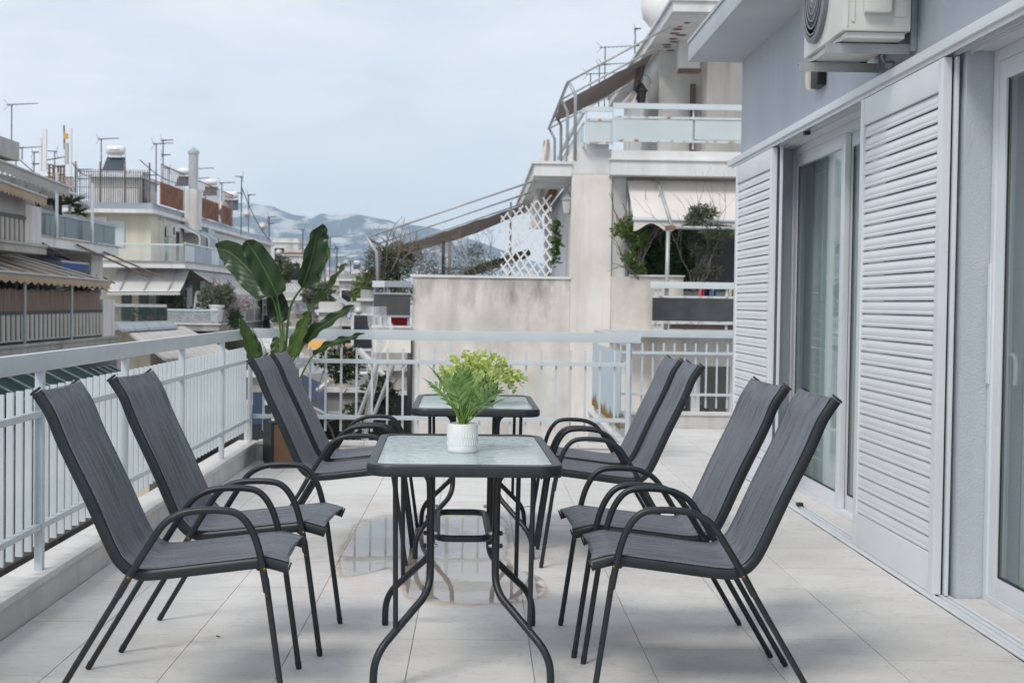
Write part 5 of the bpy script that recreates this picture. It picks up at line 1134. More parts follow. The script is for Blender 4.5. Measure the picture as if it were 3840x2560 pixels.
for k in range(9):
    y = 36.5 + k * 1.42; P = []
    top = [1.42 + rnd.uniform(-.05, .03) for _ in range(15)]
    mb = MB()
    for j in range(14):
        yy = y + j * .1; mb.bx(XA - .03 + .01 * (j % 2), XA, yy, yy + .09, .801, top[j])
    mb.build('screen_panel', 'bamboo', SC, world=True)
for k, y in enumerate((40.2, 44.8)):
    solo(MB().tube([(XA + .3, y, -.12), (XA + .3, y, 1.95)], .045, 8), 'awning_pole', 'pipe_grey', 'thin steel pole propping the tan awning over the bamboo screen', 'pole', 'poles under the tan awning')
awn('tan canvas awning with dark ribs above the bamboo screen', Vector((-14.5, 34, 2.62)), Vector((-14.5, 43.4, 2.62)), Vector((XA + .35, 49.2, 1.78)), Vector((XA + .35, 34, 1.9)), 'awning_tan', .3, .05, 8)
awn('grey canvas awning of the top floor under the roof railing', Vector((-14.2, 34, 5.35)), Vector((-14.2, 42.3, 5.15)), Vector((XA + .5, 43.8, 4.55)), Vector((XA + .5, 34, 4.85)), 'awning_grey', .35, .05, 5)
awn('tan canvas awning of the upper balcony, below the grey one', Vector((-14.5, 34, 4.75)), Vector((-14.5, 40.2, 4.6)), Vector((XA + .6, 41.2, 4.05)), Vector((XA + .6, 34, 4.32)), 'awning_tan', .3, .05, 4)
SB = thing('shade_cloth', 'grey roller blind lowered on the upper balcony', 'blind', (XA, 38, 3.55)); canvas(SB, Vector((XA + .1, 34, 4.3)), Vector((XA + .1, 40.8, 4.2)), Vector((XA + .1, 40.8, 3.5)), Vector((XA + .1, 34, 3.5)), 'awning_grey')
RL = thing('railing', 'corrugated weathered railing panels of the upper balcony', 'railing', (XA, 38, 2.74))
bars(RL, 17, lambda i: ((XA + .05, 34.2 + i * .4, 2.77), (.03, .31, .62)), 'old_bars', 'panel_strip'); MB().bx(XA, XA + .1, 34, 40.95, 3.391, 3.48).build('top_rail', 'iron', RL, world=True)
RL = thing('railing', 'thin dark roof railing at the very edge of the street front', 'railing', (-13.7, 38, 5.76))
bars(RL, 28, lambda i: ((-13.7, 34.0 + i * .22, 5.76), (.025, .025, .78)), 'iron'); MB().bx(-13.72, -13.68, 33.9, 40.1, 6.541, 6.58).build('top_rail', 'iron', RL, world=True)
for lb, y0_, y1_, z in (('green canvas awning hanging below the rusty concrete balcony', 35, 44.0, -.5), ('dark green canvas awning of the storey below, lower on the street front', 46, 51, -1.2)):
    awn(lb, Vector((-13.0, y0_, z)), Vector((-13.0, y1_, z)), Vector((-10.4, y1_ + .6, z - 1.35)), Vector((-10.4, y0_, z - 1.35)), 'awning_green', .2, .05, 6)
# ---- building A2 with green glass balcony, washing and palm
A2 = thing('apartment_building', 'pale grey building with dark green glass balcony and washing line', 'building', (-16, 47, GZ))
def ab2(name, m, *q): return MB().bx(*q).build(name, m, A2, world=True)
ab2('wall', 'plaster_white', -20, -14.4, 51.5, 53.2, GZ, 3.0); ab2('wall', 'grey_render', -20, -14.81, 43.0, 53.2, 3.0, 5.6) if False else None
ab2('balcony_slab', 'slab_white', -16.5, -13.3, 43.2, 53.0, 2.76, 3.06); ab2('slab_lip', 'old_concrete', -16.5, -13.25, 43.15, 53.05, 3.061, 3.1)
ab2('lower_wall', 'plaster_white', -14.4, -13.9, 51.5, 53.1, GZ, 2.755); ab2('small_window', 'pane_dark', -14.38, -13.88, 52.2, 52.8, 1.3, 1.8)
RL = thing('railing', 'dark green glass railing below the washing line', 'railing', (-13.4, 48, 3.1))
for k in range(6): MB().bx(-13.42, -13.4, 43.3 + k * 1.6, 44.86 + k * 1.6, 3.14, 3.78).build('glass_panel', 'green_glass', RL, world=True)
MB().bx(-13.46, -13.36, 43.2, 52.95, 3.781, 3.90).build('top_rail', 'sheet_metal', RL, world=True)
for y in (44.9, 49.0): solo(MB().tube([(-13.2, y, 3.05), (-13.2, y, 5.1)], .05, 6), 'pergola_post', 'rail_pale', 'pale post standing before the dark green glass railing', 'post', 'posts on the green glass balcony')
solo(MB().tube([WX(158, 692, -13.2), WX(292, 732, -13.2)], .05, 6), 'pergola_beam', 'rail_pale', 'pale beam sloping above the washing line', 'beam')
for lb, m_, pts in (('black trousers drying on the line', 'black_cloth', [(193, 752), (232, 728), (236, 808), (200, 800)]), ('black shirt drying on the line', 'black_cloth', [(150, 745), (200, 742), (196, 772), (146, 760)]), ('dark towel drying on the line beside the orange cloth', 'black_cloth', [(128, 745), (152, 715), (155, 785), (134, 792)]), ('small orange cloth on the line', 'orange_cloth', [(134, 765), (144, 740), (145, 770), (136, 772)])):
    cloth('drying_cloth', m_, lb, pts, 45.5)
def palm(label, c, s_, n_=26):
    t = thing('yucca', label, 'plant', c); mb = MB(); rn = random.Random(int(c.x * 100))
    for k in range(n_):
        a, e_ = rn.uniform(0, 6.28), rn.uniform(-.1, 1.3); d = uvec(a, e_); q = [c]; dd = d
        for i in range(4): dd = (dd + Vector((0, 0, -.16))).normalized(); q.append(q[-1] + dd * s_ / 4)
        mb.tube(q, [.05 * s_, .055 * s_, .04 * s_, .025 * s_, .004], 3, caps=False)
    mb.build('foliage', 'dark_leaf', t, world=True); MB().tube([c - Vector((0, 0, .8)), c], .06, 6).build('trunk', 'branch', t, world=True)
palm('spiky yucca behind the green glass railing, tallest beside the washing', WX(262, 765, -14.0), .75); palm('spiky yucca at the end of the green glass railing', WX(292, 800, -14.0), .55); palm('spiky yucca peeking above the bamboo screen', WX(300, 1085, -13.6), .8, 20); palm('spiky yucca at the end of the bamboo screen', WX(358, 1078, -13.6), .6, 20)
awn('blue canvas awning with scalloped edge under the green glass balcony', Vector((-14.3, 46.0, 2.6)), Vector((-14.3, 49.2, 2.6)), Vector((-13.4, 49.2, 2.35)), Vector((-13.4, 46.0, 2.35)), 'awning_blue', .22, .02, 2)
for k, (a, b_) in enumerate((((160, 912), (430, 1062)), ((290, 918), (560, 1040)), ((390, 945), (610, 1040)))):
    solo(MB().tube([WX(a[0], a[1], -13.2), WY(b_[0], b_[1], 60)], .035, 6), 'awning_pipe', 'rust_iron', 'bare rusty awning pipe sloping out over the street', 'pipe', 'bare awning pipes')

# ---- building B: yellow corner block, Y = 75
YB = 75.0
Bd = thing('apartment_building', 'pale yellow corner apartment block with white penthouse and rust red roof screens', 'building', (-18, 85, GZ))
def bb(name, m, *q, par=None): return MB().bx(*q).build(name, m, par or Bd, world=True)
xc = XZ(566, 900, YB)[0]
bb('wall', 'yellow_render', -24, xc, YB, 118, GZ, 5.6); bb('roof_slab', 'slab_white', -24, XZ(590, 795, YB)[0], YB - .8, 118, 5.601, 5.80); bb('roof_upstand', 'sheet_metal', -24, XZ(560, 780, YB)[0] + .2, YB - .2, 118, 5.801, 6.16)
bb('balcony_slab', 'slab_white', -22.5, -15.0, YB - 1.8, 112, 2.76, 3.08); bb('slab_lip', 'old_concrete', -22.5, -14.9, YB - 1.9, 112, 3.081, 3.13)
bb('balcony_slab', 'old_concrete', -22.5, -13.1, YB - 2.5, 112, -.42, -.10); bb('slab_lip', 'slab_white', -22.5, -13.0, YB - 2.6, 112, -.099, -.04)
bb('balcony_slab', 'old_concrete', -22.5, -13.1, YB - 2.0, 112, -3.4, -3.1)
for fx0, fx1, fy0, fy1, m_ in ((350, 400, 812, 853, 'slab_white'), (357, 398, 862, 928, 'pane_dark'), (402, 466, 828, 925, 'frosted_panel')): B('window' if m_ != 'slab_white' else 'roller_box', m_, Bd, fx0, fx1, fy0, fy1, YB - .08, .079)
for y, w_s in ((78.0, .9), (80.9, .9), (91, 1.3), (94, 1.3), (99, 1.6), (105, 2)):
    wn = bb('door', 'slab_white', xc + .001, xc + .05, y - .15, y + w_s + .15, 3.12, 5.45); MB().bx(xc + .051, xc + .07, y, y + w_s, 3.13, 5.0).build('pane', 'pane_dark', wn, world=True)
for y in (77, 80, 84, 88, 92, 97): bb('door', 'pane_dark', xc + .001, xc + .05, y, y + 1.7, -.03, 2.3)
for fx in (455, 520, 585, 650): B('door', 'pane_dark', Bd, fx, fx + 36, 1105, 1200, YB - .06, .058)
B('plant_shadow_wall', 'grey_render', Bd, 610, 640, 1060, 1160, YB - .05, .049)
bb('glazed_bay', 'pane_blue', xc + .001, xc + 1.0, 85.5, 87.5, 3.1, 5.4); bb('grey_shed', 'awning_grey', xc + .001, xc + .9, 83.2, 85.4, 3.1, 5.2)
# penthouse
ph = B('penthouse', 'plaster_white', Bd, 333, 520, 664, 770, 79, 4.5); B('penthouse_roof', 'slab_white', ph, 328, 530, 652, 664, 78.6, 5.3) if False else B('penthouse_roof', 'slab_white', Bd, 328, 528, 652, 663.5, 78.6, 5.3)
bb('penthouse_door', 'pane_dark', XZ(520, 700, 79)[0] + .001, XZ(520, 700, 79)[0] + .06, 80.0, 80.9, 6.2, 8.2)
# roof railing, rust screens
RL = thing('railing', 'tall rusty roof railing in front of the white penthouse', 'railing', (-20, YB + .3, 6.17))
x0r, x1r = XZ(278, 700, YB)[0], XZ(556, 700, YB)[0]
bars(RL, 34, lambda i: ((x0r + (x1r - x0r) * i / 33, YB + .2, 6.17), (.03, .03, 1.75)), 'iron')
for z in (6.95, 7.75): MB().bx(x0r, x1r, YB + .17, YB + .184, z, z + .04).build('rail', 'rust_iron', RL, world=True)
for k in range(4): MB().bx(x0r + (x1r - x0r) * k / 3 - .04, x0r + (x1r - x0r) * k / 3 + .04, YB + .216, YB + .3, 6.17, 8.3).build('post', 'rust_iron', RL, world=True)
for k, (y0_, y1_, lb) in enumerate(((75.6, 81.5, 'rust red sheet screen on the roof edge by the penthouse'), (84.5, 92.5, 'rust red sheet screen on the roof edge past the grey chimney'), (93.5, 97.5, 'short rust red sheet screen at the far end of the roof edge'))):
    t = thing('roof_screen', lb, 'screen', (xc + .3, (y0_ + y1_) / 2, 6.17)); nn = max(3, int((y1_ - y0_) / 1.2))
    for j in range(nn): MB().bx(xc + .3, xc + .34, y0_ + (y1_ - y0_) * j / nn + .03, y0_ + (y1_ - y0_) * (j + 1) / nn - .03, 6.17, 7.35).build('sheet', 'rust_sheet', t, world=True)
    for j in range(nn * 3 + 1): yy = y0_ + (y1_ - y0_) * j / (nn * 3); MB().bx(xc + .36, xc + .39, yy - .02, yy + .02, 6.17, 8.3).build('bar', 'rust_iron', t, world=True)
    MB().bx(xc + .395, xc + .42, y0_, y1_, 8.2, 8.26).build('rail', 'rust_iron', t, world=True)
t = thing('chimney', 'grey flue pipe and white pier between the rust red roof screens', 'chimney', (xc + .4, 83.2, 6.17)); MB().bx(xc + .2, xc + .9, 82.4, 84.0, 5.0, 7.5).build('pier', 'plaster_white', t, world=True); MB().lathe([(.28, 7.5), (.28, 9.6)], 12, (xc + .55, 83.2, 0)).build('flue', 'galvanised', t, world=True, smooth='auto'); MB().lathe([(.34, 9.6), (.34, 9.75), (0, 10.0)], 12, (xc + .55, 83.2, 0)).build('cowl', 'galvanised', t, world=True)
# mid balcony railing
RL = thing('railing', 'white wire railing of the yellow block above the white awnings', 'railing', (-18, YB - 1.7, 3.13)); xa_, xb_ = XZ(366, 930, YB - 1.75)[0], -15.1
bars(RL, 60, lambda i: ((xa_ + (xb_ - xa_) * i / 59, YB - 1.7, 3.13), (.02, .02, .78)), 'rail_pale'); MB().bx(xa_, xb_, YB - 1.74, YB - 1.66, 3.911, 4.0).build('top_rail', 'rail_pale', RL, world=True)
MB().bx(-15.08, -15.0, YB - 1.7, 112, 3.6 + .4, 4.09).build('top_rail', 'rail_pale', RL, world=True)
for k in range(14): MB().bx(-15.06, -15.03, YB - 1.6 + k * 2.4, YB + .75 + k * 2.4, 3.15, 3.95).build('panel', 'sheet_metal' if k % 3 else 'frosted_panel', RL, world=True)
for k in range(10): (MB().tube(smooth_path([(xc, 77 + k * 2.6, 5.5), (-15.3, 77 + k * 2.6, 4.75), (-15.02, 77 + k * 2.6, 4.5), (-15.02, 77 + k * 2.6, 4.05)], 3), .04, 5)).build('awning_arm', 'rail_pale', Bd, world=True)
# its lower balcony
RL = thing('railing', 'dark green iron railing below the big white awning', 'railing', (-18, YB - 2.4, -.03)); xa_, xb_ = XZ(432, 1150, YB - 2.4)[0], XZ(626, 1150, YB - 2.4)[0]
bars(RL, 44, lambda i: ((xa_ + (xb_ - xa_) * i / 43, YB - 2.4, -.03), (.03, .03, .78)), 'green_iron'); MB().bx(xa_, xb_, YB - 2.44, YB - 2.36, .751, .9).build('top_rail', 'galvanised', RL, world=True)
RL = thing('railing', 'white wire railing with flower pots beside the dark green one', 'railing', (-14.8, YB - 2.4, -.03)); xa_, xb_ = xb_, -13.2
bars(RL, 60, lambda i: ((xa_ + .05 + (xb_ - xa_) * i / 60, YB - 2.4, -.03), (.018, .018, .62)), 'rail_pale'); MB().bx(xa_ + .02, xb_, YB - 2.44, YB - 2.36, .591, .68).build('top_rail', 'rail_pale', RL, world=True)
for k in range(7): MB().bx(-13.25, -13.2, YB - 2.3 + k * 3, YB + .6 + k * 3, -.03, .66).build('panel', 'town_grey', RL, world=True)
awn('big white awning facing down the street on the yellow block', WY(442, 1006, YB - .2), WY(712, 1006, YB - .2), WY(675, 1092, YB - 2.2), WY(402, 1092, YB - 2.2), 'awning_white', .22, .08, 3)
for k in range(3): awn('white striped awning along the side of the yellow block', Vector((-15.0, 75.2 + 8 * k, 2.66)), Vector((-15.0, 82.8 + 8 * k, 2.66)), Vector((-12.9, 83.2 + 8 * k, 1.45)), Vector((-12.9, 75.4 + 8 * k, 1.45)), 'awning_white', .25, .05, 9, 'side awnings of the yellow block')
for k in range(7): solo(MB().tube([(-12.95, 76 + k * 3.4, -.05), (-12.95, 76 + k * 3.4, 1.5)], .05, 6), 'balcony_post', 'rail_pale', 'slim white post under the side awnings of the yellow block', 'post', 'posts under the side awnings')
shrub('balcony_shrub', 'wispy olive shrub behind the white wire railing by the ladder', pr(800, 1200, YB - 2), [(pr(800, 1115, YB - 1.8), (1.0, .7, .8)), (pr(840, 1100, YB - 1.6), (.6, .5, .6))], 1800, .22, 'olive', asp=.3, r_=.06)
shrub('balcony_shrub', 'dark leafy shrub behind the end of the dark green railing', pr(640, 1190, YB - 1.6), [(pr(640, 1140, YB - 1.6), (.8, .5, .7))], 700, .24, 'dark_leaf', asp=.5)
shrub('flowering_shrub', 'pale pink flowering shrub on the railing of the white side balcony', pr(885, 1190, YB - 1), [(pr(880, 1150, YB - 1), (.5, .6, .35)), (pr(915, 1140, YB + 1), (.5, .5, .4))], 700, .18, 'pink_flower')
shrub('hanging_plant', 'dark trailing plant hanging over the white side balcony', pr(885, 1215, YB - 2.6), [(pr(878, 1195, YB - 2.6), (.35, .2, .55))], 500, .2, 'dark_leaf')
t = thing('step_ladder', 'white folded step ladder among the plants on the lower balcony', 'ladder', WY(765, 1200, YB - 1.5))
for a, b_ in (((740, 1092), (722, 1195)), ((746, 1092), (790, 1200)), ((738, 1095), (732, 1130)), ((750, 1095), (762, 1195))): MB().tube([WY(*a, YB - 1.5), WY(*b_, YB - 1.5)], .06, 5).build('rail', 'rail_pale', t, world=True)
for k in range(4): MB().tube([WY(742 - k * 4, 1110 + 22 * k, YB - 1.5), WY(752 + k * 10, 1112 + 22 * k, YB - 1.5)], .04, 5).build('rung', 'rail_pale', t, world=True)
t = thing('flower_pot', 'white plastic flower pot on the lower balcony', 'flower pot', WY(812, 1205, YB - 2)); MB().lathe([(.28, 0), (.38, .75), (.42, .75), (.42, .85), (.36, .85), (.34, .7)], 16).build('pot', 'tank_white', t, smooth='auto'); MB().lathe([(0, .72), (.34, .72)], 12).build('soil', 'soil', t)
# sheet metal canopies below
def canopy(label, a, b_, c, d, m_, k=6, th=.12):
    t = thing('canopy', label, 'canopy', (a + b_ + c + d) / 4)
    for i in range(k):
        u0, u1 = i / k + .004, (i + 1) / k - .004; MB().slab([a.lerp(b_, u0), a.lerp(b_, u1), d.lerp(c, u1), d.lerp(c, u0)], (0, 0, th)).build('sheet', m_, t, world=True)
    return t
canopy('blue grey sheet metal canopy below the dark green railing', WY(432, 1208, 66), WY(640, 1202, 66), WY(665, 1222, 63), WY(455, 1234, 63), 'sheet_metal', 4)
canopy('wide grey ribbed canopy sloping toward the street', WY(470, 1236, 64), WY(690, 1222, 64), WY(890, 1330, 56), WY(620, 1345, 56), 'awning_grey', 8)
canopy('white sheet canopy just beyond the railing corner', WY(905, 1250, 52), WY(1075, 1248, 52), WY(1140, 1330, 46), WY(960, 1300, 46), 'awning_white', 5)
canopy('pale green corrugated canopy far below the picket railing', Vector((-6.8, 20, -3.7)), Vector((-6.8, 25, -3.7)), Vector((-5.2, 25, -4.3)), Vector((-5.2, 20, -4.3)), 'green_corrugated', 14)

# ---- aerials
def antenna(x, ytop, ybot, Y, boom, group, label, levels=1, dirn=1):
    b_, tp = WY(x, ybot, Y), WY(x, ytop, Y); b_.x = tp.x; t = thing('tv_aerial', label, 'aerial', b_, 0, group); s_ = Y / 75
    MB().tube([b_, tp], .032 * s_, 5).build('mast', 'iron', t, world=True)
    for k in range(levels):
        z = tp.z - .03 - k * (tp.z - b_.z) * .28; L_ = boom * (1 - .25 * k); mb = MB().tube([(tp.x - .2 * L_ * dirn, Y, z), (tp.x + L_ * dirn, Y, z + .08 * L_)], .022 * s_, 4)
        for j in range(9):
            xx = tp.x - .15 * L_ * dirn + 1.12 * L_ * dirn * j / 8; h = .3 * s_ * (1.1 - .07 * j); mb.tube([(xx, Y - h, z + .07 * L_ * j / 8), (xx, Y + h, z + .07 * L_ * j / 8)], .014 * s_, 4)
        for s2 in (-1, 1): mb.tube([(tp.x - .1 * L_ * dirn, Y, z), (tp.x - .3 * L_ * dirn, Y, z + s2 * .28 * s_)], .012 * s_, 4)
        mb.build('yagi', 'iron', t, world=True)
# ---- generic town houses
def house(label, x0, x1, yt, Y, dep, wall, floors=3, side=1, cap=True, win='pane_dark', balc=0, fh=2.9, group=None, rail='rail_pale', ww=1.0):
    """flat-roofed block whose near face spans these photo pixels; windows, slabs and balconies are parts"""
    X0, X1 = XZ(x0, yt, Y)[0], XZ(x1, yt, Y)[0]; zt_ = XZ((x0 + x1) / 2, yt, Y)[1]
    t = thing('town_house', label, 'house', ((X0 + X1) / 2, Y + dep / 2, GZ), 0, group)
    MB().bx(X0, X1, Y, Y + dep, GZ, zt_ - .12).build('wall', wall, t, world=True)
    MB().bx(X0 - .15, X1 + .15, Y - .15, Y + dep + .1, zt_ - .119, zt_).build('roof_slab', 'slab_white' if cap else 'roof_grey', t, world=True)
    if dep > 3: MB().bx(X0, X1, Y, Y + .12, zt_ + .001, zt_ + .35).bx(X1 - .12, X1, Y + .121, Y + dep, zt_ + .001, zt_ + .35).build('roof_parapet', wall, t, world=True)
    wd = X1 - X0; nw = max(1, int(wd / 2.6))
    for f in range(floors):
        zb = zt_ - fh * (f + 1)
        for k in range(nw):
            xx = X0 + wd * (k + .5) / nw
            fr_ = MB().bx(xx - .62 * ww, xx + .62 * ww, Y - .05, Y - .001, zb + .75, zb + 2.3).build('window', 'slab_white', t, world=True)
            MB().bx(xx - .5 * ww, xx + .5 * ww, Y - .07, Y - .051, zb + .87, zb + 2.2).build('pane', win, fr_, world=True)
        sx = X1 if side > 0 else X0; s0, s1 = (0.001, .05) if side > 0 else (-.05, -.001)
        for k in range(max(1, int(dep / 3))):
            yy = Y + dep * (k + .5) / max(1, int(dep / 3)); MB().bx(sx + s0, sx + s1, yy - .5, yy + .5, zb + .4, zb + 2.2).build('window', win, t, world=True)
        if balc and f < balc:
            MB().bx(X0 - .1, X1 + .1, Y - 1.3, Y - .002, zb - .18, zb).build('balcony_slab', 'old_concrete', t, world=True)
            MB().bx(X0 - .08, X1 + .08, Y - 1.28, Y - 1.24, zb + .1, zb + .85).build('balcony_panel', rail, t, world=True); MB().bx(X0 - .1, X1 + .1, Y - 1.3, Y - 1.22, zb + .851, zb + .93).build('balcony_rail', 'rail_pale', t, world=True)
    return t
house('white rooftop block with a flat overhang, behind the paddle leaves', 978, 1118, 905, 150, 9, 'town_white', 3)
TH = house('narrow white tower house with brown capped roof behind the tall folded leaf', 1066, 1137, 953, 112, 7, 'town_white', 3, win='pane_dark')
B('roof_cap', 'terracotta', TH, 1062, 1140, 946, 952, 111.8, 7.3)
house('blue grey glazed rooftop hut under the tall folded leaf', 1143, 1200, 925, 135, 6, 'sheet_metal', 1, cap=True)
house('cream house with long balcony under the tall folded leaf', 1140, 1270, 1062, 95, 12, 'town_cream', 4, balc=3)
house('grey sheeted house with wire balcony beside the tall folded leaf', 1272, 1352, 1046, 88, 10, 'town_grey', 4, balc=2, rail='frosted_panel')
house('low white house with teal awning in front of the hills', 1340, 1405, 1036, 150, 10, 'town_white', 3, win='pane_blue')
house('bright white flat block at the foot of the hills', 1318, 1388, 1022, 190, 14, 'town_white', 3)
house('white walled house with the striped flag', 1195, 1372, 1162, 62, 8, 'town_white', 4, balc=3, rail='slab_white')
house('grey house in shadow beside the corner balcony', 1352, 1398, 1118, 58, 8, 'town_grey', 4)
house('cream low house with orange blind under the paddle leaves', 1040, 1210, 1268, 50, 7, 'town_cream', 3, balc=2, win='pane_dark')
house('pale house with glazed veranda and dark green blind', 1015, 1150, 1118, 84, 10, 'town_white', 4, balc=2, rail='town_grey')
house('grey block behind the curling awnings of the side street', 930, 1010, 1050, 118, 14, 'town_grey', 4, balc=3)
for i, (x0_, x1_, y_, Y_, w_m) in enumerate(((1200, 1240, 1010, 210, 'town_white'), (1245, 1290, 1022, 230, 'town_cream'), (1285, 1318, 1034, 260, 'town_white'), (1150, 1195, 990, 240, 'town_grey'), (1385, 1420, 1046, 240, 'town_cream'), (960, 1000, 930, 220, 'town_white'), (940, 975, 955, 190, 'town_cream'), (1405, 1470, 1055, 300, 'town_white'), (1215, 1262, 1040, 180, 'town_cream'))):
    house('distant %s flat-roofed house under the hills' % w_m[5:], x0_, x1_, y_, Y_, 10, w_m, 3, group='distant houses under the hills')
rr2 = random.Random(11)
for i in range(46):
    Y_ = rr2.uniform(320, 1500); fx = rr2.uniform(880, 1960); yt = 1118 + .014 * (fx - 1795) + (1.23 + 13 - rr2.uniform(9, 17)) * F_PX / Y_ * 1.0 - rr2.uniform(0, 14)
    wpx = rr2.uniform(9, 16) * F_PX / Y_; w_m = rr2.choice(('town_white', 'town_white', 'town_cream', 'town_grey')); house('distant %s flat-roofed house under the hills' % w_m[5:], fx, fx + wpx, min(yt, 1125), Y_, 12, w_m, 2, group='distant houses under the hills')
rd = random.Random(4)
for i in range(16):
    fx = 1000 + 24 * i + rd.uniform(-10, 10); yt = rd.choice((1135, 1165, 1195, 1225, 1250)) + rd.uniform(-8, 8); Y_ = 104 - (yt - 1075) * .27 + rd.uniform(-3, 3); w_m = rd.choice(('town_white', 'town_cream', 'town_grey', 'old_concrete'))
    house('narrow weathered balcony house packed along the side street', fx, fx + rd.uniform(28, 48), yt, Y_, 5, w_m, 2, balc=2, rail=rd.choice(('sheet_metal', 'town_grey', 'green_glass', 'slab_white', 'old_bars')), group='balcony houses packed along the side street', ww=.7)
# side street clutter: small awnings, shrubs, air conditioners
rc = random.Random(21)
for i in range(18):
    fx, fy, Y_ = rc.uniform(985, 1390), rc.uniform(1075, 1290), 0; Y_ = 118 - (fy - 1075) * .29 + rc.uniform(-4, 4); ww_ = rc.uniform(1.6, 3.4); c0 = WY(fx, fy, Y_)
    m_, nm_ = rc.choice((('awning_white', 'white'), ('awning_grey', 'grey'), ('awning_white', 'white'), ('frosted_panel', 'pale teal'), ('awning_tan', 'tan')))
    awn('small %s awning over a crowded side-street balcony' % nm_, c0, c0 + Vector((ww_, 0, 0)), c0 + Vector((ww_, -1.3, -.7)), c0 + Vector((0, -1.3, -.7)), m_, .15, .03, 2, 'small side-street awnings')
for i in range(9):
    fx, fy = rc.uniform(985, 1390), rc.uniform(1090, 1290); Y_ = 114 - (fy - 1075) * .29; c0 = WY(fx, fy, Y_)
    shrub('balcony_shrub', 'potted shrub on a crowded side-street balcony', c0 - Vector((0, 0, .5)), [(c0, (.5, .4, .45))], 260, .2, rc.choice(('olive', 'dark_leaf', 'oleander')), group='side-street balcony shrubs')
for i, (a, b_) in enumerate((((75, 600), (330, 770)), ((20, 640), (292, 735)), ((270, 610), (350, 655)), ((525, 600), (690, 690)), ((905, 700), (1010, 900)))):
    p0_, p1_ = WY(*a, 62), WY(*b_, 70); solo(MB().tube([p0_.lerp(p1_, k / 8) - Vector((0, 0, .25 * math.sin(math.pi * k / 8))) for k in range(9)], .022, 4), 'overhead_cable', 'iron', 'thin dark cable slung between the roofs', 'cable', 'cables between the roofs')
for i in range(9):
    y_ = 78.5 + i * 3.3; t = thing('air_conditioner', 'small white air conditioner on the side wall of the yellow block', 'air conditioner', (xc + .3, y_, 1.2 if i % 2 else 4.6), 0, 'air conditioners of the yellow block'); z_ = 1.2 if i % 2 else 4.6
    MB().bx(xc + .12, xc + .45, y_ - .4, y_ + .4, z_, z_ + .6).build('casing', 'tank_white', t, world=True); MB().bx(xc + .451, xc + .46, y_ - .25, y_ + .25, z_ + .08, z_ + .52).build('grille', 'iron', t, world=True)
for i in range(12):
    x_ = -17.6 + i * .36; t = thing('flower_pot', 'small terracotta flower pot behind the white wire railing', 'flower pot', (x_, YB - 2.0 + .3 * (i % 3), -.04), 0, 'terracotta pots on the lower balcony')
    MB().lathe([(.1, 0), (.16, .3), (.18, .3), (.18, .35), (.14, .35)], 10).build('pot', 'terracotta', t); lf = MB(); leaves(lf, (0, 0, .55), (.22, .22, .25), 60, .16, rc); lf.build('foliage', 'dark_leaf', t)
for i in range(10):
    fx = (60, 128, 205, 300, 480, 560, 668, 770, 865, 1010)[i]; antenna(fx, 560 + fx * .25 - (i % 3) * 22, 700 + fx * .2, 96 + i * 4, .6 + .1 * (i % 4), 'television aerials', 'distant thin television aerial standing behind the roof railings', 1 + i % 2, 1 if i % 2 else -1)
# lower courtyards seen through the railing
house('low shadowed house with white beams below the open-bar railing', 1150, 1400, 1452, 36, 8, 'town_grey', 3, balc=2, rail='black', win='void_dark')
house('lower white house with blue tarpaulin below the railing corner', 960, 1140, 1410, 40, 6, 'plaster_white', 2, balc=2, win='void_dark', rail='pane_blue')
house('dark walled lean-to against the drainpipe wall', 1400, 1532, 1370, 34, 5, 'old_concrete', 3, balc=1, win='void_dark', rail='old_concrete')
house('street side block with blue door behind the planter corner', 940, 1010, 1392, 30, 5, 'old_concrete', 3, win='pane_dark', balc=1, rail='slab_white', ww=.5)
solo((lambda q: (boxpx(q, 948, 986, 1470, 1590, 29.9, .06), q)[1])(MB()), 'blue_door', 'door_blue', 'dark blue door seen past the corner post of the railing', 'door')
awn('blue tarpaulin stretched over the court below the railing corner', WY(1130, 1400, 34), WY(1225, 1445, 34), WY(1235, 1560, 31), WY(1120, 1500, 31), 'door_blue', 0, .25, 0)
awn('tan board roof sloping below the open-bar railing', WY(1228, 1415, 33), WY(1260, 1405, 33), WY(1300, 1455, 31), WY(1290, 1470, 31), 'awning_tan', 0, 0, 0)
awn('orange blind of the cream low house', WY(1155, 1275, 48.6), WY(1235, 1277, 48.6), WY(1235, 1310, 48.3), WY(1155, 1310, 48.3), 'awning_orange', 0, .02, 0)
awn('white side-street awning sloping beside the glazed veranda', WY(1060, 1065, 92), WY(1110, 1060, 96), WY(1205, 1130, 88), WY(1060, 1140, 84), 'awning_white', .2, .05, 5)
awn('pale teal awning above the striped flag', WY(1240, 1105, 64), WY(1262, 1105, 66), WY(1325, 1150, 62), WY(1315, 1155, 60), 'frosted_panel', 0, .02, 2)
for k, (a, b_, Y_) in enumerate((((1425, 1345), (1330, 1600), 27.5), ((1475, 1370), (1385, 1600), 27.5), ((1300, 1380), (1190, 1465), 33), ((1345, 1310), (1450, 1420), 30))):
    solo(MB().tube([WY(*a, Y_), WY(*b_, Y_)], .04 if k < 2 else .07, 6), 'prop_pole', 'pipe_grey' if k < 2 else 'slab_white', ('slanting steel prop pole behind the open-bar railing' if k < 2 else 'white timber beam across the court below the open-bar railing'), 'pole' if k < 2 else 'beam', 'slanting prop poles' if k < 2 else 'beams in the court')
shrub('court_tree', 'dark leafy tree crown in the court behind the open-bar railing', WY(1270, 1700, 32), [(WY(1275, 1360, 32), (.5, .4, .4)), (WY(1420, 1480, 30), (.35, .3, .5)), (WY(1370, 1560, 31), (.5, .3, .4))], 1800, .16, 'dark_leaf', 'tree')
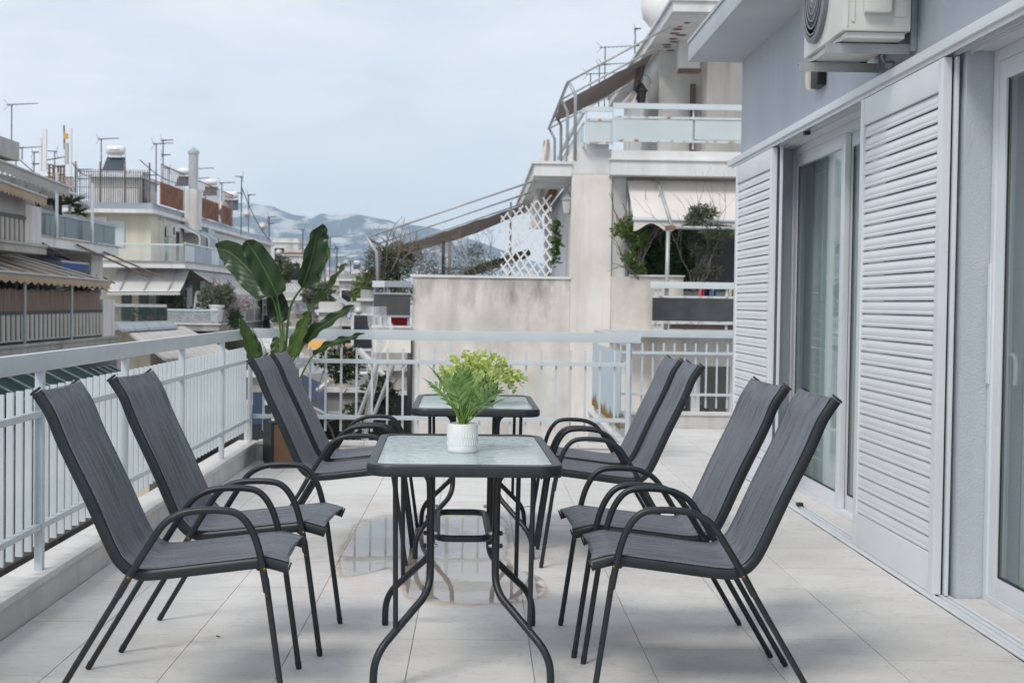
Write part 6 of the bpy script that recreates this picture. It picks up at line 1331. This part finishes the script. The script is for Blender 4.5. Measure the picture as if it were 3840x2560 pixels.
shrub('street_tree', 'grey green tree between the white houses by the side street', WY(1200, 1150, 80), [(WY(1195, 1100, 80), (1.0, .8, .7))], 900, .3, 'olive', 'tree')
shrub('roof_plants', 'brown potted shrubs on the roof terrace beside the narrow tower house', WY(1070, 1075, 100), [(WY(1065, 1010, 100), (.8, .7, 1.0)), (WY(1050, 1050, 100), (.8, .7, .7))], 1000, .3, 'oleander')
shrub('street_tree', 'green tree beside the grey house in shadow', WY(1365, 1180, 70), [(WY(1358, 1090, 70), (.5, .6, .9)), (WY(1375, 1110, 70), (.4, .5, .5))], 800, .25, 'ficus_pale', 'tree')
# Greek flag: nine stripes and a canton with cross
t = thing('flag', 'small blue and white striped flag with a cross on a slanting pole', 'flag', WY(1318, 1180, 55)); a, b_, c, d = WY(1306, 1163, 55), WY(1322, 1180, 55), WY(1314, 1200, 55), WY(1296, 1180, 55)
mat('flag_blue', (.03, .12, .45), .8); mat('flag_white', (.78, .78, .78), .8)
def fl(u, v_): return a.lerp(b_, u).lerp(d.lerp(c, u), v_) + Vector((0, .06 * math.sin(u * 7), 0))
for k in range(9): MB().grid([[fl(u / 6, k / 9) for u in range(7)], [fl(u / 6, (k + 1) / 9) for u in range(7)]]).build('stripe', 'flag_blue' if k % 2 == 0 else 'flag_white', t, world=True)
MB().tube([WY(1296, 1135, 55), WY(1310, 1205, 55)], .03, 5).build('pole', 'rail_pale', t, world=True)

for x, yt, yb, Y_, bm, lv_, dr_, lb in ((44, 390, 570, 42, .75, 1, 1, 'thin television aerial on the roof edge with the dark railing'), (83, 552, 600, 60, .8, 1, 1, 'low television aerial behind the grey top awning'), (380, 520, 645, 78, .95, 1, 1, 'television aerial beside the white solar tank'), (586, 538, 720, 77, .9, 1, 1, 'television aerial with one boom on the rust screened roof'), (612, 525, 720, 79, .55, 2, 1, 'tall twin boom television aerial on the rust screened roof'), (634, 630, 760, 82, .3, 1, -1, 'short television aerial above the first rust red screen'), (737, 632, 760, 92, 1.1, 2, 1, 'television aerial beside the grey flue'), (832, 685, 800, 98, .9, 1, 1, 'television aerial near the big dish'), (906, 662, 880, 100, .45, 2, -1, 'tall television aerial at the end of the yellow roof'), (933, 730, 900, 125, .6, 1, 1, 'thin television aerial against the hill crest'), (1136, 860, 960, 112, .8, 1, -1, 'television aerial on the narrow white tower house'), (1238, 888, 1050, 140, 1.2, 2, 1, 'television aerial beside the tall folded leaf'), (1264, 925, 1060, 140, 1.2, 3, 1, 'television aerial with many booms before the hills'), (1315, 978, 1060, 160, 1.0, 1, 1, 'television aerial on the bright flat block'),
                                        (2270, 175, 400, 36, .75, 2, 1, 'television aerial with two booms behind the torn brown awning'), (2215, 275, 400, 40, .7, 1, 1, 'television aerial beyond the torn brown awning, with one boom'), (2383, 105, 330, 38, .15, 3, 1, 'slim vertical aerial above the sloping roof slab'), (2248, 240, 400, 39, .3, 1, 1, 'thin aerial between the two taller ones behind the torn awning')):
    antenna(x, yt, yb, Y_, bm, 'television aerials', lb, lv_, dr_)
def dish(label, x, y, Y, r_px, group='satellite dishes', tilt=.35, turn=.2):
    c = WY(x, y, Y); r_ = r_px * Y / F_PX; t = thing('satellite_dish', label, 'satellite dish', c - Vector((0, 0, r_ * 1.3)), turn, group)
    prof = [(r_ * i / 6, r_ * .30 * (i / 6) ** 2) for i in range(7)]; me = MB().lathe(prof, 22, (0, 0, 0), 'y').mesh('reflector', 'dish_white', smooth=True); o = obj('reflector', me, t); o.location = (0, 0, r_ * 1.3); o.rotation_euler = (tilt, 0, math.pi)
    MB().tube([(0, .1 * r_, 0), (0, .1 * r_, r_ * 1.3)], .06 * r_, 6).build('mast', 'iron', t)
    MB().tube([(0, -.02, r_ * .4), (0, -r_ * .9, r_ * 1.1)], .03 * r_, 5).tube([(0, -r_ * .85, r_ * 1.08), (0, -r_ * 1.0, r_ * 1.16)], .09 * r_, 6).build('feed_arm', 'iron', t)
dish('big satellite dish at the far end of the rust screened roof', 828, 783, 97, 30); dish('satellite dish on the grey sheeted end of the yellow roof', 925, 803, 103, 15); dish('satellite dish behind the yellow block against the hill', 985, 850, 130, 16); dish('white satellite dish on the tower house beside the leaves', 1046, 948, 112, 13); dish('large white satellite dish half hidden by the tall folded leaf', 1162, 950, 118, 17); dish('white satellite dish before the hills, tip of the narrow leaf', 1297, 986, 140, 14); dish('small white dish next to the larger one before the hills', 1272, 998, 142, 11); dish('satellite dish on the cream long balcony', 1230, 1052, 94, 12); dish('weathered satellite dish with rust stain near the flag', 1344, 1166, 56, 16)
solo(MB().lathe([(0, .46), (.22, .41), (.38, .22), (.42, 0), (.38, -.22), (.22, -.41), (0, -.46)], 20, WY(2478, 30, 30)), 'water_tank', 'tank_white', 'round white water tank on the upper roof slab', 'tank', smooth=True)
def heater(label, x, y, Y, w_px, text=False):
    c = WY(x, y, Y); s_ = w_px * Y / F_PX / 1.5; t = thing('solar_water_heater', label, 'water heater', c, 0, 'solar water heaters')
    MB().lathe([(0, -.62), (.2, -.6), (.3, -.52), (.3, .52), (.2, .6), (0, .62)], 18, (0, 0, 1.55), 'x').build('tank', 'tank_white', t, smooth=True)
    MB().slab([(-.7, -.75, .12), (.7, -.75, .12), (.6, .15, 1.05), (-.6, .15, 1.05)], (0, .03, -.05)).build('solar_panel', 'panel_blue', t)
    MB().bx(-.35, .35, -.1, .2, 1.06, 1.26).build('cradle', 'tank_white', t)
    for sx in (-1, 1): MB().tube([(sx * .6, .16, 0), (sx * .55, .2, 1.3)], .03, 5).build('leg', 'galvanised', t)
    if text: MB().bx(-.30, .30, -.304, -.300, 1.53, 1.59).build('brand_lettering', 'iron', t) if False else None
    t.scale = (s_, s_, s_); return t
h = heater('white solar water heater tank with dark panel on the penthouse', 434, 652, 79.5, 85)
# lettering on the tank
cu_ = bpy.data.curves.new('lettering', 'FONT'); cu_.body = 'STVOLAERO'; cu_.size = .12; cu_.align_x = 'CENTER'; cu_.extrude = .002
to = bpy.data.objects.new('lettering', cu_); COL.objects.link(to); dg = bpy.context.evaluated_depsgraph_get(); tm = bpy.data.meshes.new_from_object(to.evaluated_get(dg)); bpy.data.objects.remove(to)
tm.materials.append(M['iron']); lo_ = obj('lettering', tm, h); lo_.location = (0, -.305, 1.5); lo_.rotation_euler = (math.pi / 2, 0, 0)
heater('silver solar water heater past the grey flue', 692, 705, 93, 60); heater('solar water heater with blue panel near the hill crest', 868, 795, 112, 62); heater('small solar water heater below the bright flat block', 1338, 1012, 150, 28); heater('solar water heater behind the roof screens', 792, 740, 108, 55)
# mobile phone mast cluster
t = thing('phone_mast', 'lattice of rusty phone masts with white panel antennas on the roof', 'mast', WY(210, 760, 90))
for x, y0_, y1_, w_m in ((166, 485, 640, 15), (152, 515, 640, 8), (248, 535, 615, 13), (263, 480, 700, 9)): B('panel_antenna', 'tank_white' if w_m != 13 else 'galvanised', t, x - w_m / 2, x + w_m / 2, y0_, y1_, 90, .2)
mb = MB()
for x in (185, 200, 218, 228, 240): mb.tube([WY(x, 620, 90.5), WY(x, 770, 90.5)], .07, 5)
for k in range(10): y_ = 600 + k * 16; mb.tube([WY(178, y_, 90.4), WY(245, y_ + (12 if k % 2 else -12), 90.4)], .05, 4)
mb.tube([WY(240, 470, 90.2), WY(242, 560, 90.2)], .06, 5).build('lattice', 'rust_iron', t, world=True)
B('radio_unit', 'awning_orange', t, 238, 252, 500, 520, 90, .2)
RL = thing('railing', 'rusty roof railing around the phone masts', 'railing', WY(200, 770, 88)); xa_, xb_ = XZ(110, 730, 88)[0], XZ(275, 730, 88)[0]; zb_ = WY(200, 770, 88).z
bars(RL, 30, lambda i: ((xa_ + (xb_ - xa_) * i / 29, 88, zb_), (.05, .05, 1.7)), 'rust_iron'); MB().bx(xa_, xb_, 87.9, 87.97, zb_ + 1.701, zb_ + 1.76).build('rail', 'rust_iron', RL, world=True)
house('white roof block behind the phone masts', 60, 330, 772, 92, 10, 'town_white', 3)

# ---- hills and air
m, t_, b = nodes('hill_scrub'); n = t_.nodes.new; l = t_.links.new
g = n('ShaderNodeTexCoord'); mp_ = n('ShaderNodeMapping'); mp_.inputs['Scale'].default_value = (.0030, .0012, .0050); l(g.outputs['Object'], mp_.inputs[0]); x_ = n('ShaderNodeTexNoise'); x_.inputs['Scale'].default_value = 2.6; x_.inputs['Detail'].default_value = 10; x_.inputs['Roughness'].default_value = .62; l(mp_.outputs[0], x_.inputs['Vector'])
r = n('ShaderNodeValToRGB'); e = r.color_ramp.elements; e[0].position = .50; e[1].position = .57; e[0].color = (.030, .042, .042, 1); e[1].color = (.50, .47, .44, 1); l(x_.outputs['Fac'], r.inputs[0]); l(r.outputs[0], b.inputs['Base Color']); b.inputs['Roughness'].default_value = 1; b.inputs['Specular IOR Level'].default_value = 0
ridge = [(-3500, 960), (-2000, 930), (-800, 900), (200, 880), (500, 850), (700, 800), (820, 768), (903, 757), (953, 761), (1037, 773), (1068, 790), (1102, 802), (1167, 811), (1213, 797), (1244, 805), (1309, 799), (1366, 803), (1404, 815), (1455, 822), (1485, 835), (1531, 839), (1589, 845), (1646, 856), (1723, 883), (1799, 902), (1837, 918), (1876, 933), (1940, 965), (2100, 1000), (2500, 1010), (3400, 990), (5200, 980), (7500, 1000)]
def rid(x):
    for (a, ya), (b2, yb) in zip(ridge[:-1], ridge[1:]):
        if a <= x <= b2: u = (x - a) / (b2 - a); return ya + (yb - ya) * (u * u * (3 - 2 * u))
    return 1000
P = []; xs_ = [-3400 + 10800 * i / 300 for i in range(301)]
for k in range(26):
    q = k / 25; Y_ = 3300 + 2300 * q; row = []
    for fx in xs_:
        top = WY(fx, rid(fx), 5600); X_ = top.x * Y_ / 5600; hgt = (top.z - GZ)
        s_ = q ** 1.25; nz_ = mnoise.fractal(Vector((X_ * .0016, Y_ * .0016, 2)), 1.0, 2.0, 6) * 95 * min(1, q * 4) * (1 - q) ** .6
        row.append(Vector((X_, Y_, GZ - 3 + hgt * s_ + nz_)))
    P.append(row)
hills = obj('hills', MB().grid(P).mesh('hills', 'hill_scrub', smooth=True)); tag(hills, kind='structure')
hz = obj('haze', MB().bx(-9500, 9500, -420, 6200, GZ - 3, 440).mesh('haze', None)); tag(hz, kind='stuff')
hm = bpy.data.materials.new('haze'); hm.use_nodes = True; ht = hm.node_tree; ht.nodes.clear(); ho = ht.nodes.new('ShaderNodeOutputMaterial'); pv = ht.nodes.new('ShaderNodeVolumePrincipled')
pv.inputs['Color'].default_value = (.62, .80, 1.0, 1); pv.inputs['Density'].default_value = 1.55e-4; pv.inputs['Anisotropy'].default_value = .2; ht.links.new(pv.outputs[0], ho.inputs['Volume']); hz.data.materials.append(hm)
